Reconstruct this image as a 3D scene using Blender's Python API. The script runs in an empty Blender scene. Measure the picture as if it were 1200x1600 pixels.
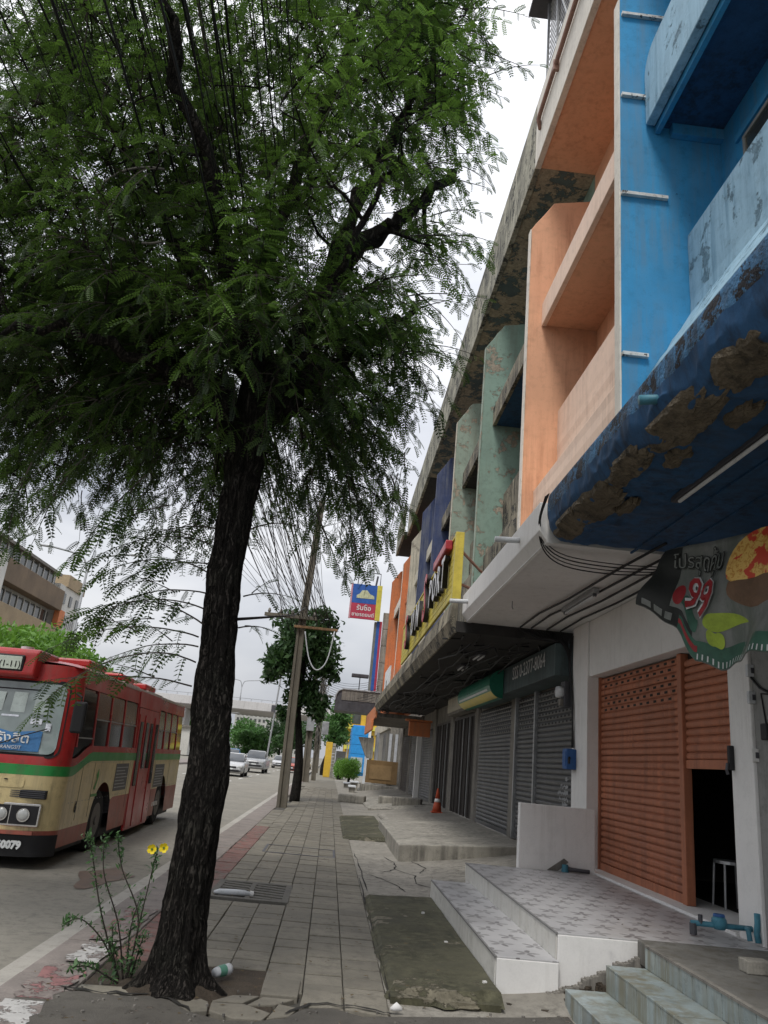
import bpy, bmesh, math, random
import numpy as np
from mathutils import Vector, Matrix, noise as mnoise
random.seed(7); rng = np.random.default_rng(11)
R = math.radians
sc = bpy.context.scene
C = sc.collection

# ---------------------------------------------------------------- camera
cam_d = bpy.data.cameras.new('camera'); cam = bpy.data.objects.new('camera', cam_d); C.objects.link(cam)
rt = Vector((0.993383, -0.067804, 0.092696)); up = Vector((-0.109180, -0.307112, 0.945390)); fw = Vector((0.035633, 0.949255, 0.312483))
cam.matrix_world = Matrix(((rt.x, up.x, -fw.x, 0), (rt.y, up.y, -fw.y, 0), (rt.z, up.z, -fw.z, 1.6), (0, 0, 0, 1)))
cam_d.sensor_fit = 'HORIZONTAL'; cam_d.sensor_width = 36; cam_d.lens = 1190 / 1200 * 36
cam_d.clip_start = .05; cam_d.clip_end = 3000
sc.camera = cam

# ---------------------------------------------------------------- sky, sun, exposure
SUN_EL, SUN_AZ = 58, 205          # degrees; azimuth clockwise from +Y
w = bpy.data.worlds.new('World'); sc.world = w; w.use_nodes = True
nt = w.node_tree; nt.nodes.clear()
def wn(t): return nt.nodes.new(t)
wo = wn('ShaderNodeOutputWorld'); bg = wn('ShaderNodeBackground'); bg2 = wn('ShaderNodeBackground'); mixs = wn('ShaderNodeMixShader')
sky = wn('ShaderNodeTexSky'); sky.sky_type = 'NISHITA'; sky.sun_disc = False
sky.sun_elevation = R(SUN_EL); sky.sun_rotation = R(SUN_AZ); sky.dust_density = 4; sky.air_density = 1.2
nt.links.new(sky.outputs[0], bg.inputs[0]); bg.inputs[1].default_value = .1
tc = wn('ShaderNodeTexCoord'); mp = wn('ShaderNodeMapping'); mp.inputs['Scale'].default_value = (1, 1, 2.6)
ns = wn('ShaderNodeTexNoise'); ns.inputs['Scale'].default_value = 2.2; ns.inputs['Detail'].default_value = 5; ns.inputs['Roughness'].default_value = .5
cr = wn('ShaderNodeValToRGB'); cr.color_ramp.elements[0].position = .34; cr.color_ramp.elements[1].position = .62
cr.color_ramp.elements[0].color = (.47, .495, .56, 1); cr.color_ramp.elements[1].color = (.82, .825, .85, 1)
nt.links.new(tc.outputs['Generated'], mp.inputs[0]); nt.links.new(mp.outputs[0], ns.inputs[0]); nt.links.new(ns.outputs[0], cr.inputs[0])
nt.links.new(cr.outputs[0], bg2.inputs[0])
# overcast luminance: brighter towards the zenith, as under a real closed cloud deck
sx_ = wn('ShaderNodeSeparateXYZ'); nt.links.new(tc.outputs['Generated'], sx_.inputs[0])
mr = wn('ShaderNodeMapRange'); mr.inputs[1].default_value = 0; mr.inputs[2].default_value = 1; mr.inputs[3].default_value = .66; mr.inputs[4].default_value = 1.45
nt.links.new(sx_.outputs[2], mr.inputs[0]); nt.links.new(mr.outputs[0], bg2.inputs[1])
mixs.inputs[0].default_value = .88
nt.links.new(bg.outputs[0], mixs.inputs[1]); nt.links.new(bg2.outputs[0], mixs.inputs[2]); nt.links.new(mixs.outputs[0], wo.inputs[0])

sd = bpy.data.lights.new('sun', 'SUN'); sun = bpy.data.objects.new('sun', sd); C.objects.link(sun)
sd.energy = 1.5; sd.angle = R(14); sd.color = (1, .97, .92)
sdir = Vector((math.sin(R(SUN_AZ)) * math.cos(R(SUN_EL)), math.cos(R(SUN_AZ)) * math.cos(R(SUN_EL)), math.sin(R(SUN_EL))))
sun.rotation_euler = sdir.to_track_quat('Z', 'Y').to_euler(); sun.location = (0, 0, 40)

vs = sc.view_settings; vs.view_transform = 'Standard'; vs.look = 'None'; vs.exposure = .50; vs.gamma = 1; vs.use_curve_mapping = False
sc.render.engine = 'CYCLES'; cy = sc.cycles
cy.use_denoising = True; cy.max_bounces = 6; cy.diffuse_bounces = 3; cy.glossy_bounces = 3; cy.transmission_bounces = 4; cy.transparent_max_bounces = 6
cy.use_adaptive_sampling = True; cy.caustics_reflective = False; cy.caustics_refractive = False

# ---------------------------------------------------------------- materials
def srgb(r, g, b):
    f = lambda c: (c / 255 / 12.92) if c / 255 <= .04045 else ((c / 255 + .055) / 1.055) ** 2.4
    return (f(r), f(g), f(b))
class NG:
    def __init__(s, name):
        s.m = bpy.data.materials.new(name); s.m.use_nodes = True; s.t = s.m.node_tree
        s.b = s.t.nodes['Principled BSDF']; s.out = s.t.nodes['Material Output']
        s.pos = s.n('ShaderNodeNewGeometry').outputs['Position']
    def n(s, t): return s.t.nodes.new(t)
    def l(s, a, b): s.t.links.new(a, b)
    def map(s, scale, src=None):
        m = s.n('ShaderNodeMapping'); m.inputs['Scale'].default_value = scale; s.l(src or s.pos, m.inputs[0]); return m.outputs[0]
    def noise(s, scale, detail=4, rough=.55, vec=None, dist=0):
        n = s.n('ShaderNodeTexNoise'); n.inputs['Scale'].default_value = scale; n.inputs['Detail'].default_value = detail
        n.inputs['Roughness'].default_value = rough; n.inputs['Distortion'].default_value = dist
        s.l(vec or s.pos, n.inputs[0]); return n.outputs[0]
    def ramp(s, src, a, b, lo=0., hi=1.):
        r = s.n('ShaderNodeMapRange'); r.inputs[1].default_value = a; r.inputs[2].default_value = b
        r.inputs[3].default_value = lo; r.inputs[4].default_value = hi; s.l(src, r.inputs[0]); return r.outputs[0]
    def mix(s, fac, a, b, mode='MIX'):
        m = s.n('ShaderNodeMix'); m.data_type = 'RGBA'; m.blend_type = mode; m.clamp_factor = True
        for sock, v in ((m.inputs[0], fac), (m.inputs[6], a), (m.inputs[7], b)):
            if isinstance(v, (int, float)): sock.default_value = v
            elif isinstance(v, tuple): sock.default_value = v + (1,) if len(v) == 3 else v
            else: s.l(v, sock)
        return m.outputs[2]
    def math(s, op, a, b=0):
        m = s.n('ShaderNodeMath'); m.operation = op
        for sock, v in ((m.inputs[0], a), (m.inputs[1], b)):
            if isinstance(v, (int, float)): sock.default_value = v
            else: s.l(v, sock)
        return m.outputs[0]
    def bump(s, h, strength=.3, dist=.01, prev=None):
        b = s.n('ShaderNodeBump'); b.inputs['Strength'].default_value = strength; b.inputs['Distance'].default_value = dist
        s.l(h, b.inputs['Height'])
        if prev: s.l(prev, b.inputs['Normal'])
        return b.outputs[0]
def dk(c, k): return tuple(x * k for x in c)
MATS = {}
def mat(name, col, rough=.75, var=.18, vscale=2.5, grain=.25, gscale=60, stain=None, peel=None, metal=0., spec=.3, objrand=0., coat=0., bumpd=.004, dirt=.45, wave=0.):
    """painted / mineral / metal surface: blotches, grain, vertical dirt streaks (stain=(col,amount,thresh)), flaked areas (peel=(col,thresh,scale))"""
    g = NG(name); b = g.b
    big = g.noise(vscale, 5, .6)
    c = g.mix(g.ramp(big, .3, .7), dk(col, 1 - var), dk(col, 1 + var * .6))
    fine = g.noise(gscale, 3, .6)
    c = g.mix(g.ramp(fine, .35, .7, 0, .5 * min(1, grain * 2)), c, dk(col, .72))
    if objrand:
        oi = g.n('ShaderNodeObjectInfo'); c = g.mix(g.ramp(oi.outputs['Random'], 0, 1, 0, objrand), c, dk(col, .45))
    if dirt:
        d1 = g.noise(7.5, 8, .72); d2 = g.noise(.9, 3, .5)
        c = g.mix(g.math('MULTIPLY', g.ramp(d1, .50, .66, 0, dirt), g.ramp(d2, .25, .6, .35, 1)), c, dk(col, .42))
        c = g.mix(g.ramp(g.noise(33, 4, .6), .64, .72, 0, dirt * .8), c, dk(col, .35))
    nrm = g.bump(fine, grain, bumpd)
    if wave: nrm = g.bump(g.noise(1.6, 2, .4), wave, .06, nrm)
    if stain:
        sv = g.noise(3.2, 8, .72, g.map((2.6, 2.6, .16)))
        sv2 = g.noise(1.1, 4, .6)
        m_ = g.math('MULTIPLY', g.ramp(sv, stain[2], stain[2] + .16), g.ramp(sv2, .32, .6))
        c = g.mix(g.math('MULTIPLY', m_, stain[1]), c, stain[0])
    if peel:
        pn = g.noise(peel[2], 12, .74, None, .25)
        pm = g.ramp(pn, peel[1], peel[1] + .018)
        inner = g.noise(14, 5, .7)
        pc = g.mix(g.ramp(inner, .35, .65), dk(peel[0], .55), peel[0])
        edge = g.ramp(pn, peel[1] - .02, peel[1])
        c = g.mix(edge, c, dk(col, .75)); c = g.mix(pm, c, pc)
        inv = g.math('SUBTRACT', 1.0, pm); nrm = g.bump(inv, .8, .012, nrm)
    g.l(c, b.inputs['Base Color']); g.l(nrm, b.inputs['Normal'])
    g.l(g.ramp(big, .3, .7, max(.05, rough - .1), min(1, rough + .1)), b.inputs['Roughness'])
    b.inputs['Metallic'].default_value = metal; b.inputs['Specular IOR Level'].default_value = spec
    b.inputs['Coat Weight'].default_value = coat; b.inputs['Coat Roughness'].default_value = .1
    MATS[name] = g.m; return g.m
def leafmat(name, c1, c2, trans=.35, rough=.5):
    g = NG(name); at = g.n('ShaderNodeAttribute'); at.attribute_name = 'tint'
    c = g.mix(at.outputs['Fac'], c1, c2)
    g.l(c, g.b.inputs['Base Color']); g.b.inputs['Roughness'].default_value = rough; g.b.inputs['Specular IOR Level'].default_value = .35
    tr = g.n('ShaderNodeBsdfTranslucent'); g.l(g.mix(.5, c, dk(c2, 1.5), 'MIX'), tr.inputs[0])
    mx = g.n('ShaderNodeMixShader'); mx.inputs[0].default_value = trans
    g.l(g.b.outputs[0], mx.inputs[1]); g.l(tr.outputs[0], mx.inputs[2]); g.l(mx.outputs[0], g.out.inputs[0])
    return g.m
def glassy(name, col, rough=.08, spec=.6):
    g = NG(name); n = g.noise(1.5, 3)
    g.l(g.mix(g.ramp(n, .35, .65), dk(col, .6), dk(col, 1.3)), g.b.inputs['Base Color'])
    g.b.inputs['Roughness'].default_value = rough; g.b.inputs['Specular IOR Level'].default_value = spec; return g.m

# ---------------------------------------------------------------- mesh helpers
ORG = {}
class MB:
    def __init__(s): s.v = []; s.f = []
    def box(s, x0, x1, y0, y1, z0, z1):
        i = len(s.v)
        s.v += [(x0, y0, z0), (x1, y0, z0), (x1, y1, z0), (x0, y1, z0), (x0, y0, z1), (x1, y0, z1), (x1, y1, z1), (x0, y1, z1)]
        s.f += [tuple(i + k for k in q) for q in ((0, 3, 2, 1), (4, 5, 6, 7), (0, 1, 5, 4), (1, 2, 6, 5), (2, 3, 7, 6), (3, 0, 4, 7))]
        return s
    def prism(s, pts, axis, a, b):
        """polygon pts in the two other axes, extruded along axis from a to b"""
        i = len(s.v); n = len(pts)
        def P(p, t):
            return {'x': (t, p[0], p[1]), 'y': (p[0], t, p[1]), 'z': (p[0], p[1], t)}[axis]
        s.v += [P(p, a) for p in pts] + [P(p, b) for p in pts]
        s.f.append(tuple(i + k for k in range(n))); s.f.append(tuple(i + n + k for k in reversed(range(n))))
        for k in range(n): s.f.append((i + k, i + n + k, i + n + (k + 1) % n, i + (k + 1) % n))
        return s
    def tube(s, path, rad, n=8, cap=True):
        path = [Vector(p) for p in path]; i0 = len(s.v)
        rad = rad if isinstance(rad, (list, tuple)) else [rad] * len(path)
        ref = None
        for k, p in enumerate(path):
            d = (path[min(k + 1, len(path) - 1)] - path[max(k - 1, 0)]).normalized()
            if ref is None:
                ref = d.orthogonal().normalized()
            ref = (ref - d * ref.dot(d)).normalized(); bi = d.cross(ref)
            for a in range(n):
                t = 2 * math.pi * a / n
                s.v.append(tuple(p + (ref * math.cos(t) + bi * math.sin(t)) * rad[k]))
        for k in range(len(path) - 1):
            for a in range(n):
                s.f.append((i0 + k * n + a, i0 + k * n + (a + 1) % n, i0 + (k + 1) * n + (a + 1) % n, i0 + (k + 1) * n + a))
        if cap:
            s.f.append(tuple(i0 + a for a in reversed(range(n)))); e = i0 + (len(path) - 1) * n
            s.f.append(tuple(e + a for a in range(n)))
        return s
    def quad(s, *p):
        i = len(s.v); s.v += [tuple(q) for q in p]; s.f.append(tuple(range(i, i + len(p)))); return s
    def grid(s, fn, us, vs_):
        i = len(s.v); nu, nv = len(us), len(vs_)
        for u in us:
            for v in vs_: s.v.append(fn(u, v))
        for a in range(nu - 1):
            for b in range(nv - 1):
                s.f.append((i + a * nv + b, i + (a + 1) * nv + b, i + (a + 1) * nv + b + 1, i + a * nv + b + 1))
        return s
    def build(s, name, m, parent=None, bevel=0., smooth=False, local=False, fix=True, segs=2):
        me = bpy.data.meshes.new(name)
        o0 = ORG.get(parent.name, Vector((0, 0, 0))) if (parent is not None and not local) else Vector((0, 0, 0))
        me.from_pydata([(v[0] - o0.x, v[1] - o0.y, v[2] - o0.z) for v in s.v], [], s.f)
        if fix:
            bm = bmesh.new(); bm.from_mesh(me); bmesh.ops.recalc_face_normals(bm, faces=bm.faces); bm.to_mesh(me); bm.free()
        if smooth: me.polygons.foreach_set('use_smooth', [True] * len(me.polygons))
        o = bpy.data.objects.new(name, me); C.objects.link(o)
        if m: me.materials.append(m)
        if parent is not None: o.parent = parent
        ORG[o.name] = o0 if not local else ORG.get(parent.name, Vector((0, 0, 0))) if parent is not None else Vector((0, 0, 0))
        if bevel:
            md = o.modifiers.new('bevel', 'BEVEL'); md.width = bevel; md.segments = segs; md.limit_method = 'ANGLE'; md.angle_limit = R(35)
            md.harden_normals = False
        return o
def tag(o, label=None, cat=None, group=None, kind=None):
    if label: o['label'] = label
    if cat: o['category'] = cat
    if group: o['group'] = group
    if kind: o['kind'] = kind
    return o
def thing(name, label, cat, loc=(0, 0, 0), group=None, rot=(0, 0, 0)):
    o = bpy.data.objects.new(name, None); C.objects.link(o); o.location = loc; o.rotation_euler = rot; o.empty_display_size = .2
    ORG[o.name] = Vector(loc); return tag(o, label, cat, group)
def inst(name, me, parent, loc, rot=(0, 0, 0), scale=None):
    """another object on the same mesh data, at a world place under parent"""
    o = bpy.data.objects.new(name, me); C.objects.link(o)
    p0 = ORG.get(parent.name, Vector((0, 0, 0))) if parent is not None else Vector((0, 0, 0))
    o.parent = parent; o.location = Vector(loc) - p0; o.rotation_euler = rot
    if scale: o.scale = scale
    ORG[o.name] = p0; return o
def struct(o): return tag(o, kind='structure')
def text(body, size, mtx, m, parent=None, name='lettering', ext=.002, shear=0., bold=0., align='CENTER', sx=1.):
    cu = bpy.data.curves.new(name, 'FONT'); cu.body = body; cu.size = size; cu.extrude = ext; cu.align_x = align; cu.align_y = 'CENTER'
    cu.shear = shear; cu.offset = bold; cu.resolution_u = 2
    to = bpy.data.objects.new('tmp', cu); C.objects.link(to); dg = bpy.context.evaluated_depsgraph_get(); dg.update()
    me = bpy.data.meshes.new_from_object(to.evaluated_get(dg)); bpy.data.objects.remove(to)
    o0 = ORG.get(parent.name, Vector((0, 0, 0))) if parent is not None else Vector((0, 0, 0))
    me.transform(Matrix.Translation(-o0) @ mtx @ Matrix.Diagonal((sx, 1, 1, 1)))
    me.materials.clear(); me.materials.append(m)
    o = bpy.data.objects.new(name, me); C.objects.link(o); o.parent = parent; ORG[o.name] = o0; return o
def frame(loc, xd, yd):
    x = Vector(xd).normalized(); y = Vector(yd); y = (y - x * y.dot(x)).normalized(); z = x.cross(y)
    return Matrix(((x.x, y.x, z.x, loc[0]), (x.y, y.y, z.y, loc[1]), (x.z, y.z, z.z, loc[2]), (0, 0, 0, 1)))
def smooth_path(pts, n=6):
    P = [np.array(p) for p in pts]; out = []
    for i in range(len(P) - 1):
        p0 = P[max(i - 1, 0)]; p1 = P[i]; p2 = P[i + 1]; p3 = P[min(i + 2, len(P) - 1)]
        for t in np.linspace(0, 1, n, endpoint=False):
            out.append(.5 * ((2 * p1) + (-p0 + p2) * t + (2 * p0 - 5 * p1 + 4 * p2 - p3) * t * t + (-p0 + 3 * p1 - 3 * p2 + p3) * t ** 3))
    out.append(P[-1]); return out
# ---------------------------------------------------------------- shared materials
M = {}
M['road'] = mat('road_concrete', (.262, .246, .208), .85, .25, .8, .5, 90, stain=((.10, .095, .085), .6, .50), dirt=.6)
M['ground'] = mat('ground_earth', (.20, .19, .17), .9)
M['gutter'] = mat('gutter_concrete', (.40, .38, .34), .85, .25, 2, .5, 70)
M['kerb'] = mat('kerb_concrete', (.25, .22, .20), .85, .3, 3, .5, 60)
M['kerbwhite'] = mat('worn_white_paint', (.52, .51, .49), .8, .2, 5, .4, 40, peel=((.27, .23, .21), .51, 5), dirt=.6)
M['kerbred'] = mat('worn_red_paint', (.30, .15, .145), .85, .3, 5, .4, 40, peel=((.27, .23, .21), .47, 4), dirt=.7)
M['bed'] = mat('paving_joint', (.085, .08, .07), .95)
M['paver'] = mat('paving_slab', (.245, .225, .182), .8, .35, 1.3, .5, 80, objrand=.38, stain=((.10, .092, .078), .6, .5), dirt=.6)
M['paverred'] = mat('red_paving_slab', (.255, .125, .108), .8, .35, 1.6, .5, 80, objrand=.4, stain=((.17, .14, .12), .9, .42), peel=((.22, .19, .165), .56, 3), dirt=.6)
M['asph'] = mat('worn_asphalt', (.115, .106, .092), .9, .35, 2, .8, 120, peel=((.2, .17, .14), .6, 3), bumpd=.008)
M['apron'] = mat('apron_concrete', (.31, .29, .25), .82, .35, .9, .5, 70, stain=((.11, .10, .085), .8, .46), dirt=.7)
M['moss'] = mat('mossy_concrete', (.105, .10, .062), .85, .5, 1.4, .5, 60, stain=((.03, .03, .018), .9, .40), peel=((.20, .18, .13), .56, .9), dirt=.9)
M['dark'] = mat('dirt_and_hole_dark', (.03, .028, .025), .95, .2)
M['soil'] = mat('soil', (.07, .055, .04), .95, .4, 9, .9, 60, bumpd=.02)
M['conc'] = mat('aged_concrete', (.34, .32, .275), .85, .3, 1.8, .45, 60, stain=((.09, .085, .075), .85, .45), dirt=.7)
M['concold'] = mat('weathered_concrete', (.23, .215, .19), .88, .35, 2, .5, 50, stain=((.05, .048, .045), .7, .46))
M['white'] = mat('white_paint', (.76, .75, .73), .6, .08, 1.2, .12, 60, stain=((.42, .40, .36), .4, .52), dirt=.14)
M['black'] = mat('black_rubber', (.018, .018, .02), .55, .2)
M['metal'] = mat('galvanised_metal', (.42, .43, .44), .45, .2, 4, .2, 60, metal=.7)
M['steel'] = mat('dark_steel', (.09, .09, .10), .5, .3, 3, .3, 60, metal=.3)
M['pvc'] = mat('pale_pipe_plastic', (.62, .64, .66), .45, .12)
M['bluepvc'] = mat('blue_pipe_plastic', (.06, .21, .28), .5, .3, 6, .3)

# ---------------------------------------------------------------- ground sheets
def sheet(name, x0, x1, y0, y1, z, m):
    return struct(MB().quad((x0, y0, z), (x1, y0, z), (x1, y1, z), (x0, y1, z)).build(name, m))
sheet('ground', -900, 900, -60, 1800, -.30, M['ground'])
sheet('road', -30, -2.02, -30, 700, -.12, M['road'])
def lanestrip(name, x0, x1, y0, y1, m=None):
    return struct(MB().quad((x0, y0, -.114), (x1, y0, -.114), (x1, y1, -.114), (x0, y1, -.114)).build(name, m or M['lane']))
M['lane'] = mat('road_paint', (.66, .65, .61), .7, .2, 6, .3, 30, peel=((.30, .29, .265), .60, 6))
M['puddle'] = mat('brown_stain', (.15, .105, .08), .6, .3, 5)
st = MB()
pts = [(-2.75 + .30 * math.cos(t) * (1 + .35 * math.sin(3 * t)), 11.0 + .75 * math.sin(t) * (1 + .3 * math.cos(4 * t)), -.1135) for t in np.linspace(0, 2 * math.pi, 28)[:-1]]
st.quad(*pts); struct(st.build('road_stain', M['puddle']))
g = MB().quad((-2.26, -10, -.113), (-2.02, -10, -.113), (-2.02, 200, -.113), (-2.26, 200, -.113)); struct(g.build('gutter', M['gutter']))
for y in np.arange(8, 190, 6.):
    lanestrip('lane_marking', -5.48, -5.36, y, y + 2.4); 
    if y > 30: lanestrip('lane_marking', -8.9, -8.78, y, y + 2.4)
# kerb stones
kerb = struct(MB().box(-1.99, -1.52, -10, 4.2, -.2, -.035).build('kerb', M['kerb']))
rk = random.Random(3)
y = 4.2; k = 0
while y < 60:
    L = 1.0
    kb = MB().box(-1.98, -1.515, y + .006, y + L - .006, -.2, .002 + rk.uniform(-.008, .006)).build('kerb_stone', M['kerb'], kerb, .018)
    y += L; k += 1
for (a, b, c0, c1, m) in ((4.9, 5.55, -1.86, -1.56, 'kerbwhite'), (5.6, 6.4, -1.82, -1.56, 'kerbred'), (6.5, 7.15, -1.78, -1.54, 'kerbwhite'), (7.2, 8.6, -1.80, -1.55, 'kerbred'), (50.6, 51.6, -1.9, -1.55, 'kerbwhite'), (51.7, 53, -1.9, -1.55, 'kerbred'), (53.1, 54.3, -1.9, -1.55, 'kerbwhite')):
    n = 10; ys = np.linspace(a, b, n)
    pts = [(c1 + rk.uniform(-.03, .03), yy, .0135) for yy in ys] + [(c0 + rk.uniform(-.04, .04), yy, .0135) for yy in ys[::-1]]
    MB().quad(*pts).build('kerb_paint', M[m], kerb)

# pavement: bed plus single slabs
pave = struct(MB().quad((-1.52, -10, -.03), (.75, -10, -.03), (.75, 140, -.03), (-1.52, 140, -.03)).build('pavement', M['bed']))
def slabmesh(wx, wy, m):
    b = .006; t = .05
    mb = MB(); x, y2 = wx / 2, wy / 2
    mb.v += [(-x, -y2, -t), (x, -y2, -t), (x, y2, -t), (-x, y2, -t), (-x, -y2, -b), (x, -y2, -b), (x, y2, -b), (-x, y2, -b), (-x + b, -y2 + b, 0), (x - b, -y2 + b, 0), (x - b, y2 - b, 0), (-x + b, y2 - b, 0)]
    mb.f += [(8, 9, 10, 11)] + [(4 + i, 4 + (i + 1) % 4, 8 + (i + 1) % 4, 8 + i) for i in range(4)] + [(i, (i + 1) % 4, 4 + (i + 1) % 4, 4 + i) for i in range(4)]
    me = bpy.data.meshes.new('paving_slab'); me.from_pydata(mb.v, [], mb.f); me.materials.append(m); return me
JX = [-1.51, -1.19, -.895, -.60, -.305, -.01, .285, .60]
PY = .274
smesh = [slabmesh(JX[i + 1] - JX[i] - .007, PY - .014, M['paverred'] if i == 0 else M['paver']) for i in range(7)]
def skip(x, y):
    if -1.3 < x < -.28 and 9.62 < y < 10.92: return True            # grating
    if y < 6.1 - .12 * math.sin(3 * x) + (.45 if x < -.2 else 0): return True
    if -1.45 < x < -.33 and y < 6.75: return True                    # tree pit
    return False
nsl = 0; far = MB()
r0 = 7.59 - 8 * PY
for j in range(0, 150):
    yc = r0 + (j + .5) * PY
    for i in range(7):
        xc = (JX[i] + JX[i + 1]) / 2
        if i == 0 and yc > 24 and (j % 14 < 6): continue
        if skip(xc, yc): continue
        dz = rk.uniform(-.006, .006)
        if nsl < 296:
            o = inst('paving_slab', smesh[i], pave, (xc, yc, dz), (rk.uniform(-.012, .012), rk.uniform(-.014, .014), rk.uniform(-.006, .006))); nsl += 1
        else:
            x0, x1 = JX[i] + .004, JX[i + 1] - .004; far.box(x0, x1, yc - PY / 2 + .004, yc + PY / 2 - .004, -.028, dz)
tag(far.build('far_paving_slabs', M['paver'], pave), kind='stuff')
tag(MB().quad((-1.5, r0 + 150 * PY, -.004), (.62, r0 + 150 * PY, -.004), (.62, 140, -.004), (-1.5, 140, -.004)).build('far_paving', M['paver'], pave), kind='stuff')

# broken asphalt in the foreground
def blob_sheet(name, pts, z0, z1, m, parent=None, nz=.0, bev=.02):
    mb = MB().prism(pts, 'z', z0, z1); return mb.build(name, m, parent, bev)
ed = [(-1.9, 5.35), (-1.72, 5.75), (-1.45, 5.83), (-1.2, 5.80), (-1.0, 5.86), (-.86, 5.80), (-.72, 5.62), (-.5, 5.50), (-.3, 5.52), (-.1, 5.64), (.0, 5.86), (.2, 5.93), (.4, 5.80), (.62, 5.86), (1.0, 5.95), (1.6, 6.1), (1.9, 6.2)]
ap = ed[::-1] + [(-1.9, -8), (4.5, -8), (4.5, 2), (1.9, 2)]
struct(blob_sheet('asphalt_patch', [(1.9, 2), (1.9, 6.2)] + ed[::-1][1:] + [(-1.9, -8), (1.9, -8)], -.06, .012, M['asph'], bev=.01))
# cracked pieces of old concrete round the tree pit
cp = [[(-.86, 5.78), (-.72, 5.60), (-.60, 5.66), (-.62, 5.84), (-.74, 5.95)], [(-.59, 5.67), (-.42, 5.56), (-.24, 5.58), (-.20, 5.72), (-.38, 5.86), (-.60, 5.84)], [(-.22, 5.59), (-.08, 5.68), (-.02, 5.86), (-.16, 5.92), (-.19, 5.74)], [(-.6, 5.86), (-.39, 5.88), (-.30, 6.05), (-.48, 6.02)], [(-.37, 5.87), (-.18, 5.93), (-.06, 6.08), (-.28, 6.08)], [(-.30, 6.1), (-.04, 6.1), (-.03, 6.5), (-.28, 6.55)],
      [(-.02, 5.90), (.27, 5.96), (.27, 6.30), (-.0, 6.33)], [(.29, 5.95), (.58, 5.88), (.59, 6.2), (.29, 6.22)], [(-1.5, 5.86), (-1.2, 5.83), (-1.0, 5.89), (-.9, 5.84), (-.84, 5.98), (-1.1, 6.02), (-1.5, 6.0)]]
for pl in cp:
    blob_sheet('broken_slab', pl, -.04, rk.uniform(.0, .014), M['paver'], pave, bev=.006)
struct(MB().quad((-1.5, 5.8, -.012), (-.2, 5.6, -.012), (-.2, 6.8, -.012), (-1.5, 6.8, -.012)).build('tree_pit_soil', M['soil']))
struct(MB().grid(lambda u, v: (-.92 + (.16 + .30 * u) * math.cos(v), 6.12 + (.15 + .26 * u) * math.sin(v), .075 * (1 - u) ** 1.5 - .012 + .018 * mnoise.noise(Vector((math.cos(v) * 3, math.sin(v) * 3, u * 5)))), np.linspace(0, 1, 12), np.linspace(0, 2 * math.pi, 48)).build('soil_mound', M['soil'], smooth=True))
# cracks drawn as narrow grooves of dirt
def crack(path, wd, z, parent, n=5):
    mb = MB(); L = []; Rr = []
    P = []
    for a, b in zip(path[:-1], path[1:]):
        for t in np.linspace(0, 1, n)[:-1]:
            P.append((a[0] + (b[0] - a[0]) * t + rk.uniform(-.018, .018), a[1] + (b[1] - a[1]) * t + rk.uniform(-.03, .03)))
    P.append(path[-1])
    for i, p in enumerate(P):
        d = Vector((P[min(i + 1, len(P) - 1)][0] - P[max(i - 1, 0)][0], P[min(i + 1, len(P) - 1)][1] - P[max(i - 1, 0)][1])).normalized()
        ww = wd * rk.uniform(.3, 1.2) * (.35 if i in (0, len(P) - 1) else 1)
        L.append((p[0] - d.y * ww, p[1] + d.x * ww)); Rr.append((p[0] + d.y * ww, p[1] - d.x * ww))
    for i in range(len(P) - 1):
        q = [L[i], L[i + 1], Rr[i + 1], Rr[i]]; mb.quad(*[(a, b, z(a, b) if callable(z) else z) for a, b in q])
    return mb.build('crack', M['dark'], parent, fix=False)
# forecourt apron in front of the shops
def az(x, y):
    t = max(0, min(1, (x - .62) / 3.3)); base = .03 * t + .34 * max(0, (t - .25) / .75) ** 1.2
    if y > 46: base *= .3
    if y < 6.3 and x < 2.0: return -.012
    return base + .012 * mnoise.noise(Vector((x * .9, y * .4, 0))) * min(1, t * 6) - (.0 if t else .004)
xs = np.linspace(.60, 4.2, 22); ysr = np.concatenate([np.linspace(5.0, 30, 84), np.linspace(30.6, 140, 70)])
apron = struct(MB().grid(lambda x, y: (x, y, az(x, y)), xs, ysr).build('forecourt', M['apron'], smooth=True))
ssl = MB(); zc = lambda x, y: az(x, y) + .004
for pth, wd in (([(.75, 12.6), (.95, 12.2), (1.15, 11.6), (1.2, 11.2)], .016), ([(1.15, 15.0), (1.3, 14.2), (1.25, 13.4), (1.5, 12.8), (1.45, 12.0), (1.75, 11.4)], .014), ([(1.6, 14.6), (1.75, 13.6), (1.6, 13.0)], .012), ([(1.25, 13.4), (1.0, 12.9)], .01), ([(2.0, 15.0), (2.6, 14.2), (3.2, 13.9)], .008), ([(.68, 11), (.66, 13.5), (.64, 15.2)], .012), ([(1.0, 24.5), (1.5, 25.2), (2.2, 25)], .02), ([(.8, 29), (1.4, 28.2), (2.6, 28.6)], .02)):
    crack(pth, wd, zc, apron)
for pth, wd in (([(.62, 6.3), (.63, 8), (.62, 10), (.61, 12)], .012), ([(-.1, 5.72), (.05, 5.95), (.3, 6.0), (.55, 5.88), (.62, 5.9)], .016), ([(-1.6, 5.86), (-1.3, 5.83), (-1.0, 5.87), (-.88, 5.83), (-.70, 5.6)], .018)):
    crack(pth, wd, .0185, pave)
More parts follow.
